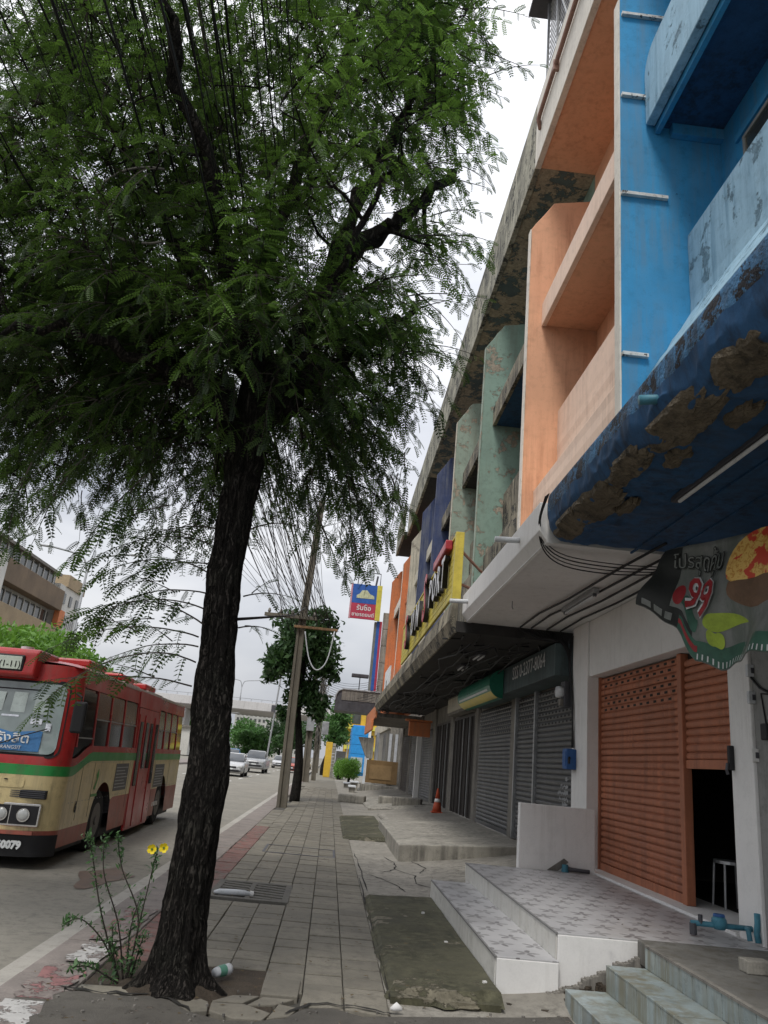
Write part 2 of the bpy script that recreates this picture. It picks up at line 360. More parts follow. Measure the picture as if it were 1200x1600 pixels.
# slotted drain grating with its frame
M['grate'] = mat('grating_concrete', (.15, .142, .125), .85, .3, 4, .5, 60)
gr = thing('drain_grating', 'slotted concrete drain grating set in the paving beyond the tree', 'grating', (-.75, 10.3, 0))
MB().box(-1.2, -.30, 9.66, 10.88, -.2, -.09).build('drain_bottom', M['dark'], gr)
fr = MB(); fr.box(-1.22, -.29, 9.64, 9.73, -.08, .008); fr.box(-1.22, -.29, 10.80, 10.89, -.08, .008); fr.box(-.37, -.29, 9.73, 10.80, -.08, .007); fr.box(-1.22, -1.14, 9.73, 10.8, -.08, .007); fr.box(-.80, -.74, 9.73, 10.8, -.08, .006)
fr.build('grating_frame', M['grate'], gr, .006)
bm_ = MB()
for sx0, sx1 in ((-1.14, -.80), (-.74, -.37)):
    for i in range(6):
        y0 = 9.76 + i * .172
        if sx0 < -1 and i == 0: continue
        MB().prism([(sx0, y0 + .07), (sx1, y0 - .02), (sx1, y0 + .07), (sx0, y0 + .16)], 'z', -.07, .004).build('grating_bar', M['grate'], gr)
tb = thing('discarded_foam_tube', 'white foam tube lying on the slotted drain grating', 'litter', (-.9, 9.85, .05))
mb = MB().tube([(-1.16, 9.84, .02), (-1.1, 9.83, .028), (-.95, 9.85, .03), (-.82, 9.88, .028), (-.74, 9.9, .02)], [.015, .03, .033, .031, .02], 10); mb.build('tube', M['pvc'], tb, smooth=True)
MB().tube([(-.75, 9.9, .02), (-.71, 9.905, .018)], [.036, .03], 8).build('torn_end', M['white'], tb)
fc = thing('manhole_frame', 'thin dark steel manhole frame set flush in the paving slabs', 'manhole', (-.1, 14.6, 0))
for a in ((-.96, .28, 14.16, 14.22), (-.96, .28, 15.3, 15.34), (-.97, -.93, 14.22, 15.3), (.24, .28, 14.22, 15.3)):
    MB().box(*a, -.03, .007).build('frame_bar', M['steel'], fc)

# mossy slabs beside the steps
def wedge(name, label, x0, x1, y0, y1, zl, zh, m, group=None, seed=1):
    r = random.Random(seed); t = thing(name, label, 'slab', ((x0 + x1) / 2, (y0 + y1) / 2, 0), group)
    n = 24; pts = []
    def jit(): return r.uniform(-.025, .025)
    mb = MB()
    us = np.linspace(0, 1, 14); vv = np.linspace(0, 1, 30)
    ox = [(jit(), jit()) for _ in range(30)]
    def fn(u, v):
        k = int(round(v * 29)); xl = x0 + ox[k][0] * .8; xr = x1
        yy0 = y0 + .04 * math.sin(u * 9) + .03 * math.sin(u * 23); y = yy0 + (y1 - yy0) * v
        x = xl + (xr - xl) * u
        z = zl + (zh - zl) * u + .010 * mnoise.noise(Vector((x * 3, y * 2, 1)))
        e = min(u, 1 - u if zh < .1 else 1, v * 4, (1 - v) * 4)
        if u < .06: z -= .05 * (1 - u / .06)
        if v < .02: z -= .07
        return (x, y, z)
    top = mb.grid(fn, us, vv)
    mb.box(x0 + .02, x1 - .02, y0 + .02, y1 - .02, -.05, min(zl, zh) - .022)
    mb.build('slab_top', m, t, smooth=False); return t
wedge('mossy_slab', 'dark mossy concrete slab beside the lower white tiled step', .60, 1.44, 6.2, 10.4, .055, .085, M['moss'], seed=2)
wedge('stained_slab', 'stained brown concrete slab at the pavement edge before the raised block', .45, 1.5, 17.6, 24.4, .03, .10, M['moss'], seed=5)
blk = thing('raised_concrete_block', 'raised concrete ramp block in front of the wide grey shutter', 'block', (2.8, 17.5, 0))
bb = MB().prism([(1.38, -.1), (1.38, .28), (1.50, .295), (3.75, .44), (3.75, -.1)], 'y', 14.5, 20.2); bb.build('block', M['conc'], blk, .02)
for pth in ([(1.5, 15.3), (1.8, 15.9), (2.5, 16.2), (3.4, 16.1)],): crack(pth, .01, lambda x, y: .307 + (x - 1.52) * .0628, blk)
wedge('broken_ramp_slab', 'low cracked concrete ramp in front of the brown shutters', 1.7, 3.7, 21.6, 26.0, .12, .33, M['apron'], seed=8)
wedge('far_ramp_slab', 'grey concrete ramp sloping up to the far shuttered shop', 1.5, 3.7, 28.5, 35.0, .10, .35, M['conc'], seed=9)
for i, (x, y, a, lb) in enumerate(((2.95, 29.4, .5, 'loose concrete kerb piece nearest the traffic cone'), (2.55, 31.0, .9, 'loose pale concrete block tipped on the far ramp'), (1.05, 32.6, .2, 'pale concrete lump at the pavement edge by the far ramp'))):
    t = thing('concrete_lump', lb, 'rubble', (x, y, az(x, y)))
    MB().prism([(x - .55, y - .2), (x + .5, y - .26), (x + .6, y + .2), (x - .5, y + .25)], 'z', az(x, y) - .02, az(x, y) + .3).build('block', M['conc'], t, .05)

# white two-step tiled stair of the peach house
def nodes_flower():
    g = NG('flower_tile'); b = g.b
    sp = g.n('ShaderNodeSeparateXYZ'); g.l(g.pos, sp.inputs[0]); S = .29
    def cell(o, off): return g.math('SUBTRACT', g.math('FRACT', g.math('ADD', g.math('DIVIDE', o, S), off)), .5)
    row = g.math('MULTIPLY', g.math('FLOOR', g.math('DIVIDE', sp.outputs[1], S)), .5)
    fx = g.math('SUBTRACT', g.math('FRACT', g.math('ADD', g.math('DIVIDE', sp.outputs[0], S), row)), .5); fy = cell(sp.outputs[1], 0.)
    r = g.math('SQRT', g.math('ADD', g.math('MULTIPLY', fx, fx), g.math('MULTIPLY', fy, fy)))
    th = g.math('ARCTAN2', fy, fx)
    pet = g.math('ADD', .26, g.math('MULTIPLY', .15, g.math('COSINE', g.math('MULTIPLY', th, 5))))
    nz = g.noise(55, 4, .7)
    edge = g.math('SUBTRACT', pet, g.math('ADD', r, g.math('MULTIPLY', g.math('SUBTRACT', nz, .5), .22)))
    mask = g.math('MULTIPLY', g.ramp(edge, 0, .04), g.ramp(r, .04, .07))
    big = g.noise(1.6, 4)
    base = g.mix(g.ramp(big, .3, .7), (.40, .395, .40), (.50, .495, .495))
    base = g.mix(g.ramp(g.noise(1.1, 6, .7), .5, .68, 0, .5), base, (.30, .28, .255))
    c = g.mix(g.math('MULTIPLY', mask, g.ramp(g.noise(6, 3, .6), .3, .65, .3, .9)), base, (.135, .128, .13))
    g.l(c, b.inputs['Base Color']); b.inputs['Roughness'].default_value = .36; b.inputs['Specular IOR Level'].default_value = .4
    return g.m
M['flower'] = nodes_flower()
M['riser'] = mat('white_riser_tile', (.60, .59, .55), .5, .1, 2, .2, 50, stain=((.36, .34, .28), .5, .48))
M['nosing'] = mat('grey_nosing_trim', (.22, .215, .21), .5)
sp_ = thing('tiled_stair', 'white two-step stair with flower patterned tile treads before the orange shutter', 'stairs', (2.6, 8.6, 0))
MB().box(1.46, 1.95, 6.62, 10.55, -.1, .255).build('lower_step', M['white'], sp_, .006)
MB().box(1.955, 3.72, 6.68, 10.95, -.1, .445).build('landing', M['white'], sp_, .006)
MB().box(1.462, 1.953, 6.625, 10.55, .255, .268).build('lower_tread', M['flower'], sp_, .003)
MB().box(1.957, 3.74, 6.685, 10.95, .445, .459).build('landing_tread', M['flower'], sp_, .003)
n = 13
for i in range(n):
    L = 3.93 / n; MB().box(1.448, 1.458, 6.63 + i * L + .002, 6.63 + (i + 1) * L - .002, -.05, .252).build('riser_tile', M['riser'], sp_, .002)
    L = 4.25 / n; MB().box(1.943, 1.953, 6.69 + i * L + .002, 6.69 + (i + 1) * L - .002, .269, .443).build('riser_tile', M['riser'], sp_, .002)
MB().box(1.442, 1.456, 6.62, 10.55, .256, .270).build('nosing', M['nosing'], sp_); MB().box(1.937, 1.953, 6.68, 10.95, .447, .461).build('nosing', M['nosing'], sp_)
# rubble along the foot of the white end wall
rub = MB()
for i in range(170):
    t = rk.random(); x = 1.5 + t * 1.15; y = 6.58 - abs(rk.gauss(0, .09)); s = rk.uniform(.008, .035); z = -.02 + max(0, (x - 1.8)) * .34
    rub.prism([(x + s * math.cos(a) * rk.uniform(.6, 1.2), y + s * math.sin(a) * rk.uniform(.6, 1.2)) for a in np.linspace(0, 6.28, 6)[:-1]], 'z', z - .04, z + s * .9)
tag(rub.build('rubble', M['soil']), 'crumbled mortar and dirt along the foot of the white stair end', 'rubble', kind='stuff')
mo = MB()
for a, b in zip(np.linspace(1.50, 2.62, 46)[:-1], np.linspace(1.50, 2.62, 46)[1:]):
    z = max(-.02, (a - 1.75) * .44) + .035 * mnoise.noise(Vector((a * 9, 0, 0))) + rk.uniform(-.006, .006); mo.box(a, b + .004, 6.57 - .04 * abs(mnoise.noise(Vector((a * 12, 3, 0)))), 6.625, -.1, z)
tag(mo.build('mortar_fillet', M['concold'], None, .006), 'rough dark mortar seam between the white stair and blue tiled stair', 'mortar')

# pale blue tiled stair of the blue house
M['btile'] = mat('pale_blue_tile', (.33, .39, .395), .35, .3, 3, .2, 50, objrand=.4, stain=((.17, .16, .11), .9, .42), dirt=.7)
M['dirtyfloor'] = mat('dirty_landing', (.17, .165, .15), .75, .35, 1.8, .5, 60, stain=((.08, .07, .05), .7, .45))
bs = thing('blue_tiled_stair', 'dirty pale blue tiled stair at the lower right corner', 'stairs', (2.6, 5, 0))
M['grout'] = mat('dirty_grout', (.05, .047, .04), .95)
MB().box(1.96, 4.0, 2.0, 6.40, -.1, .125).build('stair_core', M['grout'], bs, .004)
MB().box(2.27, 4.0, 2.0, 6.42, .125, .305).build('stair_core', M['grout'], bs, .004)
MB().box(2.572, 6.5, 2.0, 6.62, .305, .475).build('landing', M['dirtyfloor'], bs, .01); MB().box(2.563, 2.571, 2.0, 6.4, .3, .47).build('grout_face', M['grout'], bs)
TL = .20
for (x0, x1, zt, zb) in ((1.93, 2.26, .14, -.05), (2.24, 2.56, .32, .142), (2.54, None, .478, .322)):
    for i in range(20):
        y1 = 6.39 - i * TL; y0 = y1 - TL + .009
        MB().box(x0 + .002, x0 + .022, y0, y1, zb, zt - .014).build('riser_tile', M['btile'], bs, .002)
        if x1 and i % 1 == 0: 
            if i % 2 == 0: MB().box(x0, x1 - .004, y0 - TL, y1, zt - .012, zt + rk.uniform(-.003, .002)).build('tread_tile', M['btile'], bs, .002)
MB().box(2.538, 2.575, 2.2, 6.39, .462, .479).build('nosing', M['concold'], bs)
bk = tag(MB().box(2.98, 3.16, 5.70, 5.83, .476, .56).build('small_concrete_block', M['conc'], None, .008), 'small grey concrete block on the dirty landing of the blue stair', 'block')
# drain cover / grey tile stripe edge, cup in the tree pit
cu = thing('drink_cup', 'crushed white and green drink cup lying beside the tree trunk', 'litter', (-.6, 6.42, 0))
MB().tube([(-.66, 6.36, .05), (-.63, 6.40, .055), (-.58, 6.46, .055), (-.57, 6.475, .055)], [.03, .036, .04, .041], 12).build('cup', M['pvc'], cu, smooth=True)
MB().tube([(-.64, 6.387, .053), (-.60, 6.435, .055)], [.037, .041], 12, cap=False).build('band', mat('cup_green', (.12, .3, .22), .5), cu, smooth=True)
lt = tag(MB().tube([(.60, 5.98, .02), (.64, 5.985, .034), (.68, 5.98, .022)], [.01, .03, .012], 8).build('paper_scrap', M['white'], None, smooth=True), 'white crumpled scrap at the near corner of the mossy slab', 'litter')
for (x, y, lb) in ((1.2, 9.3, 'tiny white paper scrap on the mossy slab nearest its far end'), (1.25, 7.9, 'tiny white paper scrap in the middle of the mossy slab'), (1.36, 6.6, 'tiny white paper scrap by the near corner of the white stair')):
    tag(MB().prism([(x, y), (x + .03, y + .01), (x + .022, y + .035), (x - .006, y + .02)], 'z', .07, .092).build('paper_scrap', M['white']), lb, 'litter')

gv = MB()
for k in range(160):
    x = rk.uniform(-1.6, 1.9); y = 4.6 + 1.6 * rk.random(); s = rk.uniform(.004, .014)
    gv.prism([(x + s * math.cos(a) * rk.uniform(.6, 1.2), y + s * math.sin(a) * rk.uniform(.6, 1.2)) for a in np.linspace(0, 6.28, 6)[:-1]], 'z', .005, .012 + s * .8)
tag(gv.build('gravel', M['concold']), 'loose grit and pebbles on the worn asphalt in the foreground', 'gravel', kind='stuff')
# ---------------------------------------------------------------- shophouse row
DK = (.045, .042, .04)
BLUE = (.045, .295, .565); PEACH = (.76, .42, .26); GREEN = (.25, .36, .30); GREEN2 = (.32, .39, .32); NAVY = (.05, .07, .155); CREAM = (.58, .54, .44); ORANGE = (.64, .21, .08)
M['blue'] = mat('blue_paint', BLUE, .7, .2, 1.4, .25, 60, stain=((.10, .24, .38), .7, .44), peel=((.05, .12, .22), .67, 5), dirt=.45)
M['bluelite'] = mat('faded_blue_paint', (.34, .53, .66), .7, .12, 1.6, .2, 60, stain=((.12, .24, .34), .7, .46), peel=((.18, .30, .38), .57, 2.2), dirt=.4)
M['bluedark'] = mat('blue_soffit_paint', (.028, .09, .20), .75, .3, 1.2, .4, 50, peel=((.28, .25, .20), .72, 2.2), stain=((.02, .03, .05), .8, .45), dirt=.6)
M['blueedge'] = mat('blue_weathered_edge', (.07, .21, .40), .75, .55, 5, .9, 30, stain=((.02, .025, .035), 1., .38), peel=((.025, .025, .03), .51, 3.6), bumpd=.02, dirt=.9)
M['brokenconc'] = mat('spalled_concrete', (.17, .14, .10), .9, .5, 3, 1., 22, stain=((.02, .02, .018), .8, .48), bumpd=.05)
M['peach'] = mat('peach_paint', PEACH, .7, .10, 1.2, .15, 60, stain=((.44, .20, .11), .5, .48), dirt=.28)
M['peachlite'] = mat('pale_peach_paint', (.80, .60, .47), .7, .08, 1.2, .15, 60, stain=((.46, .32, .24), .5, .48), dirt=.25)
M['creamedge'] = mat('cream_trim_paint', (.72, .68, .60), .7, .12, 2, .2, 60, stain=((.36, .32, .26), .5, .52))
M['green'] = mat('green_paint', GREEN, .75, .15, 1.3, .2, 60, stain=((.20, .24, .19), .6, .46), peel=((.42, .36, .28), .57, 2.2))
M['green2'] = mat('pale_green_paint', GREEN2, .75, .15, 1.3, .2, 60, stain=((.22, .22, .17), .6, .46), peel=((.44, .37, .28), .55, 1.8))
M['navy'] = mat('navy_paint', NAVY, .7, .25, 1.3, .2, 60, stain=((.16, .17, .2), .7, .43), dirt=.5)
M['cream'] = mat('dirty_cream_paint', CREAM, .75, .2, 1.3, .25, 60, stain=((.2, .19, .16), .7, .47), peel=((.4, .36, .3), .6, 2))
M['orange'] = mat('orange_paint', ORANGE, .7, .15, 1.3, .2, 60, stain=((.36, .17, .10), .8, .42), dirt=.5)
M['stained'] = mat('soot_stained_concrete', (.38, .34, .25), .88, .35, 1.2, .6, 40, stain=((.025, .025, .025), 1., .36), peel=((.05, .05, .048), .56, 2.2), dirt=.8)
M['fasc'] = mat('lichen_fascia', (.50, .48, .38), .88, .3, 1.4, .5, 40, stain=((.07, .07, .06), 1., .36), peel=((.09, .09, .08), .55, 3.0), dirt=.8)
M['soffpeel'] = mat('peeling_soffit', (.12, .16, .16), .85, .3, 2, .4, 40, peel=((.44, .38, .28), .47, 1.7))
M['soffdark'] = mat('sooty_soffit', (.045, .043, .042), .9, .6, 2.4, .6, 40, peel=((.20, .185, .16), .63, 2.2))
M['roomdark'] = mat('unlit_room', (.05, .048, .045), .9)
M['winframe'] = mat('window_frame', (.30, .29, .26), .6); M['winglass'] = glassy('dusty_window_glass', (.06, .065, .06), .15)
M['orshut'] = mat('orange_shutter_paint', (.45, .168, .09), .55, .2, 2.2, .15, 60, stain=((.20, .085, .055), .7, .44), objrand=.2, dirt=.5)
M['gryshut'] = mat('grey_shutter_paint', (.125, .127, .13), .45, .22, 2.2, .15, 60, stain=((.06, .06, .06), .5, .5), objrand=.15, metal=.2)
M['brnshut'] = mat('brown_gate_paint', (.075, .068, .064), .6, .25, 2.2, .15, 60, metal=.2)

FX, SLX, WX = 2.80, 3.14, 4.10        # fin edge, balcony edge, wall plane
ROOFZ, ROOFT, ROOFX = 13.40, 15.07, 2.97
FIN = [(FX, 4.2), (FX, 11.77), (3.23, 12.44), (4.1, 12.62), (4.14, 12.62), (4.14, 4.2)]
PAR = [(3.40, 7.88), (3.40, 6.76), (3.0, 6.30), (3.0, 4.2), (3.55, 4.2), (3.55, 7.88)]
def rough(pts, seed, step=.14, amp=.006):
    r = random.Random(seed); out = []
    for i, (a, b) in enumerate(zip(pts, pts[1:] + pts[:1])):
        n = max(1, int(math.hypot(b[0] - a[0], b[1] - a[1]) / step))
        for k in range(n):
            f = k / n; j = amp if k else amp * .5
            if r.random() < .06: j *= 3
            out.append((a[0] + (b[0] - a[0]) * f + r.uniform(-j, j), a[1] + (b[1] - a[1]) * f + r.uniform(-j, j)))
    return out
def window(par, x, y0, y1, z0, z1, nb=2):
    o = MB(); t = .05
    o.box(x - .03, x + .02, y0, y1, z0, z0 + t); o.box(x - .03, x + .02, y0, y1, z1 - t, z1)
    for i in range(nb + 1):
        yy = y0 + (y1 - y0 - t) * i / nb; o.box(x - .028, x + .018, yy, yy + t, z0 + t, z1 - t)
    f_ = o.build('window', M['winframe'], par)
    MB().box(x - .012, x - .004, y0 + .02, y1 - .02, z0 + .02, z1 - .02).build('pane', M['winglass'], f_)
def house(name, label, y0, y1, m, mlite, medge, msoff, mslab=None, mroof=None, mrs=None, fin=True, dz=0, slab3=True, edge_h=.45, dx=0., par=None):
    t = thing(name, label, 'shophouse', (4.0, (y0 + y1) / 2, 0))
    T = .15
    MB().box(WX + dx, WX + .25 + dx, y0, y1 + T, 4.26, ROOFZ).build('wall', m, t)
    if fin:
        fo = MB().prism(rough([(a + dx, b) for a, b in FIN], y1), 'y', y1, y1 + T).build('partition_fin', m, t, .012)
        MB().prism(rough([(y1 - .005, 4.3), (y1 - .005, 11.75), (y1 + T + .005, 11.75), (y1 + T + .005, 4.3)], y1 + 3, .2, .004), 'x', FX + dx - .022, FX + dx - .002).build('fin_edge', medge, fo)
    if slab3:
        MB().box(SLX + dx, WX + dx, y0, y1 - .004, 9.63, 9.85).build('balcony_floor', msoff, t)
        MB().box(SLX + dx - .09, SLX + dx - .004, y0 + .004, y1 - .006, 9.60, 9.63 + edge_h).build('balcony_edge', medge if mslab is None else mslab, t, .01)
    MB().prism(rough([(a + dx, b) for a, b in (par or PAR)], y0), 'y', y0 + .002, y1 - .005).build('balcony_parapet', mlite, t, .012)
    MB().box(ROOFX + dx + .004, WX + .4 + dx, y0, y1 + T - .004, ROOFZ, ROOFZ + .2).build('roof', mrs or msoff, t)
    MB().box(ROOFX + dx - .12, ROOFX + dx, y0, y1 + T - .002, ROOFZ - .03, ROOFT).build('roof_parapet', mroof or M['fasc'], t, .01)
    for z0 in (6.9, 10.1):
        window(t, WX + dx, y0 + .5, y1 - .55, z0 + .9, z0 + 2.15, 4)
        MB().box(WX + dx - .035, WX + dx - .004, y0 + .35, y1 - .4, z0 + 2.2, z0 + 2.28).build('lintel', m, t)
    return t
Y = [2.6, 7.5, 12.25, 16.75, 21.25, 25.75, 30.25, 34.75, 39.25, 43.75]
T = .15
H0 = house('blue_shophouse', 'blue painted shophouse with a spalled blue canopy, nearest at the right', Y[0], Y[1], M['blue'], M['bluelite'], M['creamedge'], M['bluedark'], slab3=False, par=[(3.62, 8.0), (3.62, 6.9), (3.09, 6.0), (3.09, 4.2), (3.75, 4.2), (3.75, 8.0)])
H1 = house('peach_shophouse', 'peach shophouse with white canopy above the orange roller shutter', Y[1] + T, Y[2], M['peach'], M['peachlite'], M['creamedge'], M['peach'], mslab=M['peachlite'], mroof=M['creamedge'], mrs=M['peach'])
H2 = house('green_shophouse', 'peeling green shophouse behind the yellow sign with raised letters', Y[2] + T, Y[3], M['green'], M['stained'], M['green2'], M['bluedark'], mslab=M['stained'], mrs=M['soffpeel'])
H3 = house('pale_green_shophouse', 'pale flaking green shophouse between green and navy partitions', Y[3] + T, Y[4], M['green2'], M['stained'], M['cream'], M['soffdark'], mslab=M['stained'], mrs=M['soffpeel'])
H4 = house('navy_shophouse', 'navy blue shophouse with tall navy partition next to pale green one', Y[4] + T, Y[5], M['navy'], M['navy'], M['navy'], M['soffdark'], mslab=M['stained'], mrs=M['soffpeel'])
H5 = house('second_navy_shophouse', 'farther navy shophouse standing beside the dirty cream one', Y[5] + T, Y[6], M['navy'], M['cream'], M['navy'], M['soffdark'], mslab=M['cream'], mrs=M['soffpeel'])
H6 = house('cream_shophouse', 'dirty cream shophouse between the navy and orange ones', Y[6] + T, Y[7], M['cream'], M['cream'], M['cream'], M['soffdark'], mslab=M['cream'], mrs=M['soffdark'])
H7 = house('orange_shophouse', 'bright orange shophouse beyond the cream one', Y[7] + T, Y[8], M['orange'], M['orange'], M['creamedge'], M['orange'], mslab=M['orange'], mrs=M['soffdark'])
H8 = house('end_orange_shophouse', 'last orange shophouse before the tall blue and red sign post', Y[8] + T, Y[9], M['orange'], M['orange'], M['orange'], M['soffdark'], mslab=M['creamedge'], mrs=M['soffdark'], dx=-.25)

# --- blue house: third floor balcony box with rounded far corner, brackets on the fin, canopy
pts = [(2.6, 9.60), (7.05, 9.60)]
cx, cz, rr = 6.75, 10.5, .32
pts += [(7.05 + .02, 10.35)] + [(cx + rr * math.cos(a), cz - .1 + rr * math.sin(a)) for a in np.linspace(.05, math.pi / 2, 8)] + [(2.6, 10.72)]
MB().prism([(a + .42 if a > 5 else a, b) for a, b in pts], 'x', SLX - .02, SLX + .10).build('balcony_parapet', M['bluelite'], H0, .012)
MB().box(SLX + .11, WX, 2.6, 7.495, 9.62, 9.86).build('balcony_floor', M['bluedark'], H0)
MB().box(SLX + .11, SLX + .17, 2.6, 7.49, 9.5, 9.618).build('drip_beam', M['blue'], H0)
MB().box(SLX + .3, WX, 7.40, 7.494, 9.46, 9.618).build('cross_beam', M['blue'], H0)
M['rusty'] = mat('rusted_white_angle', (.66, .66, .64), .6, .2, 6, .3, 40, peel=((.08, .06, .05), .58, 14))
for (xa, xb, z) in ((2.80, 3.38, 8.50), (2.81, 3.2, 10.06), (2.82, 3.4, 11.47), (2.80, 3.10, 6.26)):
    MB().box(xa, xb, 7.45, 7.498, z - .022, z + .022).build('wall_bracket', M['rusty'], H0)
# canopy with a soft, spalled lower edge
def bluecan(u, v):
    # u along y 2.4..7.62, v round the profile: top edge -> front -> lower corner -> soffit
    y = 2.4 + u * 5.22
    prof = [(2.35, 4.50), (2.04, 4.47), (1.97, 4.40), (1.96, 4.25), (1.98, 4.10), (2.04, 4.0), (2.14, 3.955), (2.32, 3.945), (2.6, 3.945), (3.0, 3.945), (4.0, 3.945)]
    k = v * (len(prof) - 1); i = min(int(k), len(prof) - 2); f = k - i
    x = prof[i][0] * (1 - f) + prof[i + 1][0] * f; z = prof[i][1] * (1 - f) + prof[i + 1][1] * f
    e = max(0, (y - 7.3) / .32)
    if e > 0:
        c = .5 * (1 - math.sqrt(max(0, 1 - e * e))); x += .30 * c * max(0, 1 - (x - 1.9)); z += (.22 * c if z < 4.2 else -.06 * c)
    am = .075 * max(0, 1 - abs(z - 4.04) * 3) * max(0, 1 - max(0, x - 2.4) * 2)
    n_ = mnoise.fractal(Vector((x * 2.5, y * 2.5, z * 2.5)), 1, 2, 4) + .35 * mnoise.noise(Vector((x * 11, y * 11, z * 11)))
    return (x - am * n_ * .6, y, z + am * n_)
us = np.linspace(0, 1, 260)
can = MB().grid(bluecan, us, np.linspace(0, 3.2 / 10, 14)).build('canopy_edge', M['blueedge'], H0, smooth=True)
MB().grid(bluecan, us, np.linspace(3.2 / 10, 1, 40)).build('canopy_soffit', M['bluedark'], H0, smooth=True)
MB().box(2.3, 4.1, 2.4, 7.6, 4.3, 4.42).build('canopy_top', M['bluelite'], H0)
endp = [bluecan(1, v) for v in np.linspace(0, 1, 30)]
MB().quad(*[(p[0], p[1], p[2]) for p in endp], (4.0, 7.62, 4.3), (2.4, 7.62, 4.3)).build('canopy_end', M['bluedark'], H0)
# spalled patches standing proud where the render has dropped off
for (yc, xc, sy, sx) in ((7.0, 2.10, .45, .13), (6.35, 2.14, .50, .16), (6.2, 2.36, .22, .07), (5.45, 2.09, .42, .11), (5.05, 2.30, .20, .08), (4.55, 2.12, .55, .17), (4.3, 2.40, .2, .08), (3.7, 2.15, .4, .15)):
    mb = MB(); pp = []
    for a in np.linspace(0, 2 * math.pi, 44)[:-1]:
        k = 1 + .38 * mnoise.noise(Vector((math.cos(a) * 2 + yc, math.sin(a) * 2, xc))) + .28 * mnoise.noise(Vector((math.cos(a) * 7 + yc, math.sin(a) * 7, xc)))
        pp.append((xc + sx * math.cos(a) * k, yc + sy * math.sin(a) * k))
    def zz(x, y, kk): 
        base = 3.945 if x > 2.3 else 3.945 + (2.3 - x) ** 2 * 1.0
        return base - .012 - .02 * kk + .018 * mnoise.fractal(Vector((x * 9, y * 9, 0)), 1, 2, 4)
    i0 = len(mb.v)
    rings = 6
    for r_ in range(rings):
        s_ = 1 - r_ / rings
        for p in pp:
            x = xc + (p[0] - xc) * s_; y = yc + (p[1] - yc) * s_; mb.v.append((max(1.99, x), y, zz(max(1.99, x), y, 0 if r_ == 0 else 1) + (.02 if r_ == 0 else 0)))
    n = len(pp)
    for r_ in range(rings - 1):
        for a in range(n): mb.f.append((r_ * n + a, r_ * n + (a + 1) % n, (r_ + 1) * n + (a + 1) % n, (r_ + 1) * n + a))
    mb.f.append(tuple((rings - 1) * n + a for a in range(n)))
    mb.build('spalled_patch', M['brokenconc'], H0)
MB().tube([(1.85, 4.62, 4.13), (2.1, 4.62, 4.17)], .035, 12).build('drain_spout', M['bluepvc'], H0, smooth=True)
MB().box(2.62, 2.68, 3.2, 5.9, 3.905, 3.95).build('ceiling_lamp', M['steel'], H0)
MB().tube([(2.65, 3.3, 3.885), (2.65, 5.8, 3.885)], .016, 8).build('lamp_tube', M['pvc'], H0)
for x in (2.9, 3.25): MB().box(x, x + .02, 2.6, 7.55, 3.925, 3.943).build('conduit', M['bluedark'], H0)
# blue house ground floor: grey wall next to the pillar
M['greywall'] = mat('grey_wall_paint', (.26, .26, .25), .8, .12, 1.5, .2, 60, stain=((.12, .12, .11), .5, .5))
MB().box(3.76, 4.3, 2.4, 6.855, .3, 3.94).build('ground_floor_wall', M['greywall'], H0)

# --- peach house: canopy, ground floor
MB().box(2.03, 4.1, 7.63, 12.6, 3.975, 4.25).build('canopy', M['white'], H1)
MB().prism([(1.95, 4.42), (1.95, 4.10), (2.05, 3.965), (2.12, 3.97), (2.12, 4.42)], 'y', 7.635, 12.615).build('canopy_fascia', M['white'], H1, .008)
for (y, z) in ((8.55, 4.25), (12.1, 4.22)):
    MB().tube([(1.66, y, z - .02), (2.0, y, z)], .035, 12).build('drain_spout', M['pvc'], H1, smooth=True)
MB().box(3.73, 4.35, 6.86, 7.25, .3, 3.97).build('pillar', M['white'], H1, .008)
MB().box(3.73, 4.35, 11.47, 12.2, .3, 3.97).build('pillar', M['white'], H1, .008)
MB().box(3.76, 4.3, 7.25, 11.47, 3.13, 3.97).build('lintel_wall', M['white'], H1, .006)
MB().box(3.70, 4.35, 7.25, 11.47, .40, .485).build('threshold', M['white'], H1, .006)
# room behind the open door, its gloom put into the dark wall colour
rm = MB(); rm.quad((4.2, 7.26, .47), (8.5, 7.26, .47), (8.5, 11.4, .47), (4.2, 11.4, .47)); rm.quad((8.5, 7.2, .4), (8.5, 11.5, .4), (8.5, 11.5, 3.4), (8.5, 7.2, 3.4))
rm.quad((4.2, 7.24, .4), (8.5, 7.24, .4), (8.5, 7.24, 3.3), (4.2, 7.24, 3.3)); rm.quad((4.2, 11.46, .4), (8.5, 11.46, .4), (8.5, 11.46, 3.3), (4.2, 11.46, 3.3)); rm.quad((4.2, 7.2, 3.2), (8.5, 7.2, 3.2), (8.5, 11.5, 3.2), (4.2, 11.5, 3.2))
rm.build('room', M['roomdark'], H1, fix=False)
def slat_mesh(L, p, m, d=.022):
    mb = MB(); prof = [(0, 0), (-d * .55, p * .06), (-d, p * .25), (-d, p * .62), (-d * .6, p * .80), (0, p * .88), (.006, p * .94), (.006, p)]
    mb.grid(lambda u, v: (prof[v][0], u, prof[v][1]), (-L / 2, L / 2), range(len(prof)))
    me = bpy.data.meshes.new('slat'); me.from_pydata(mb.v, [], mb.f); me.materials.append(m); return me
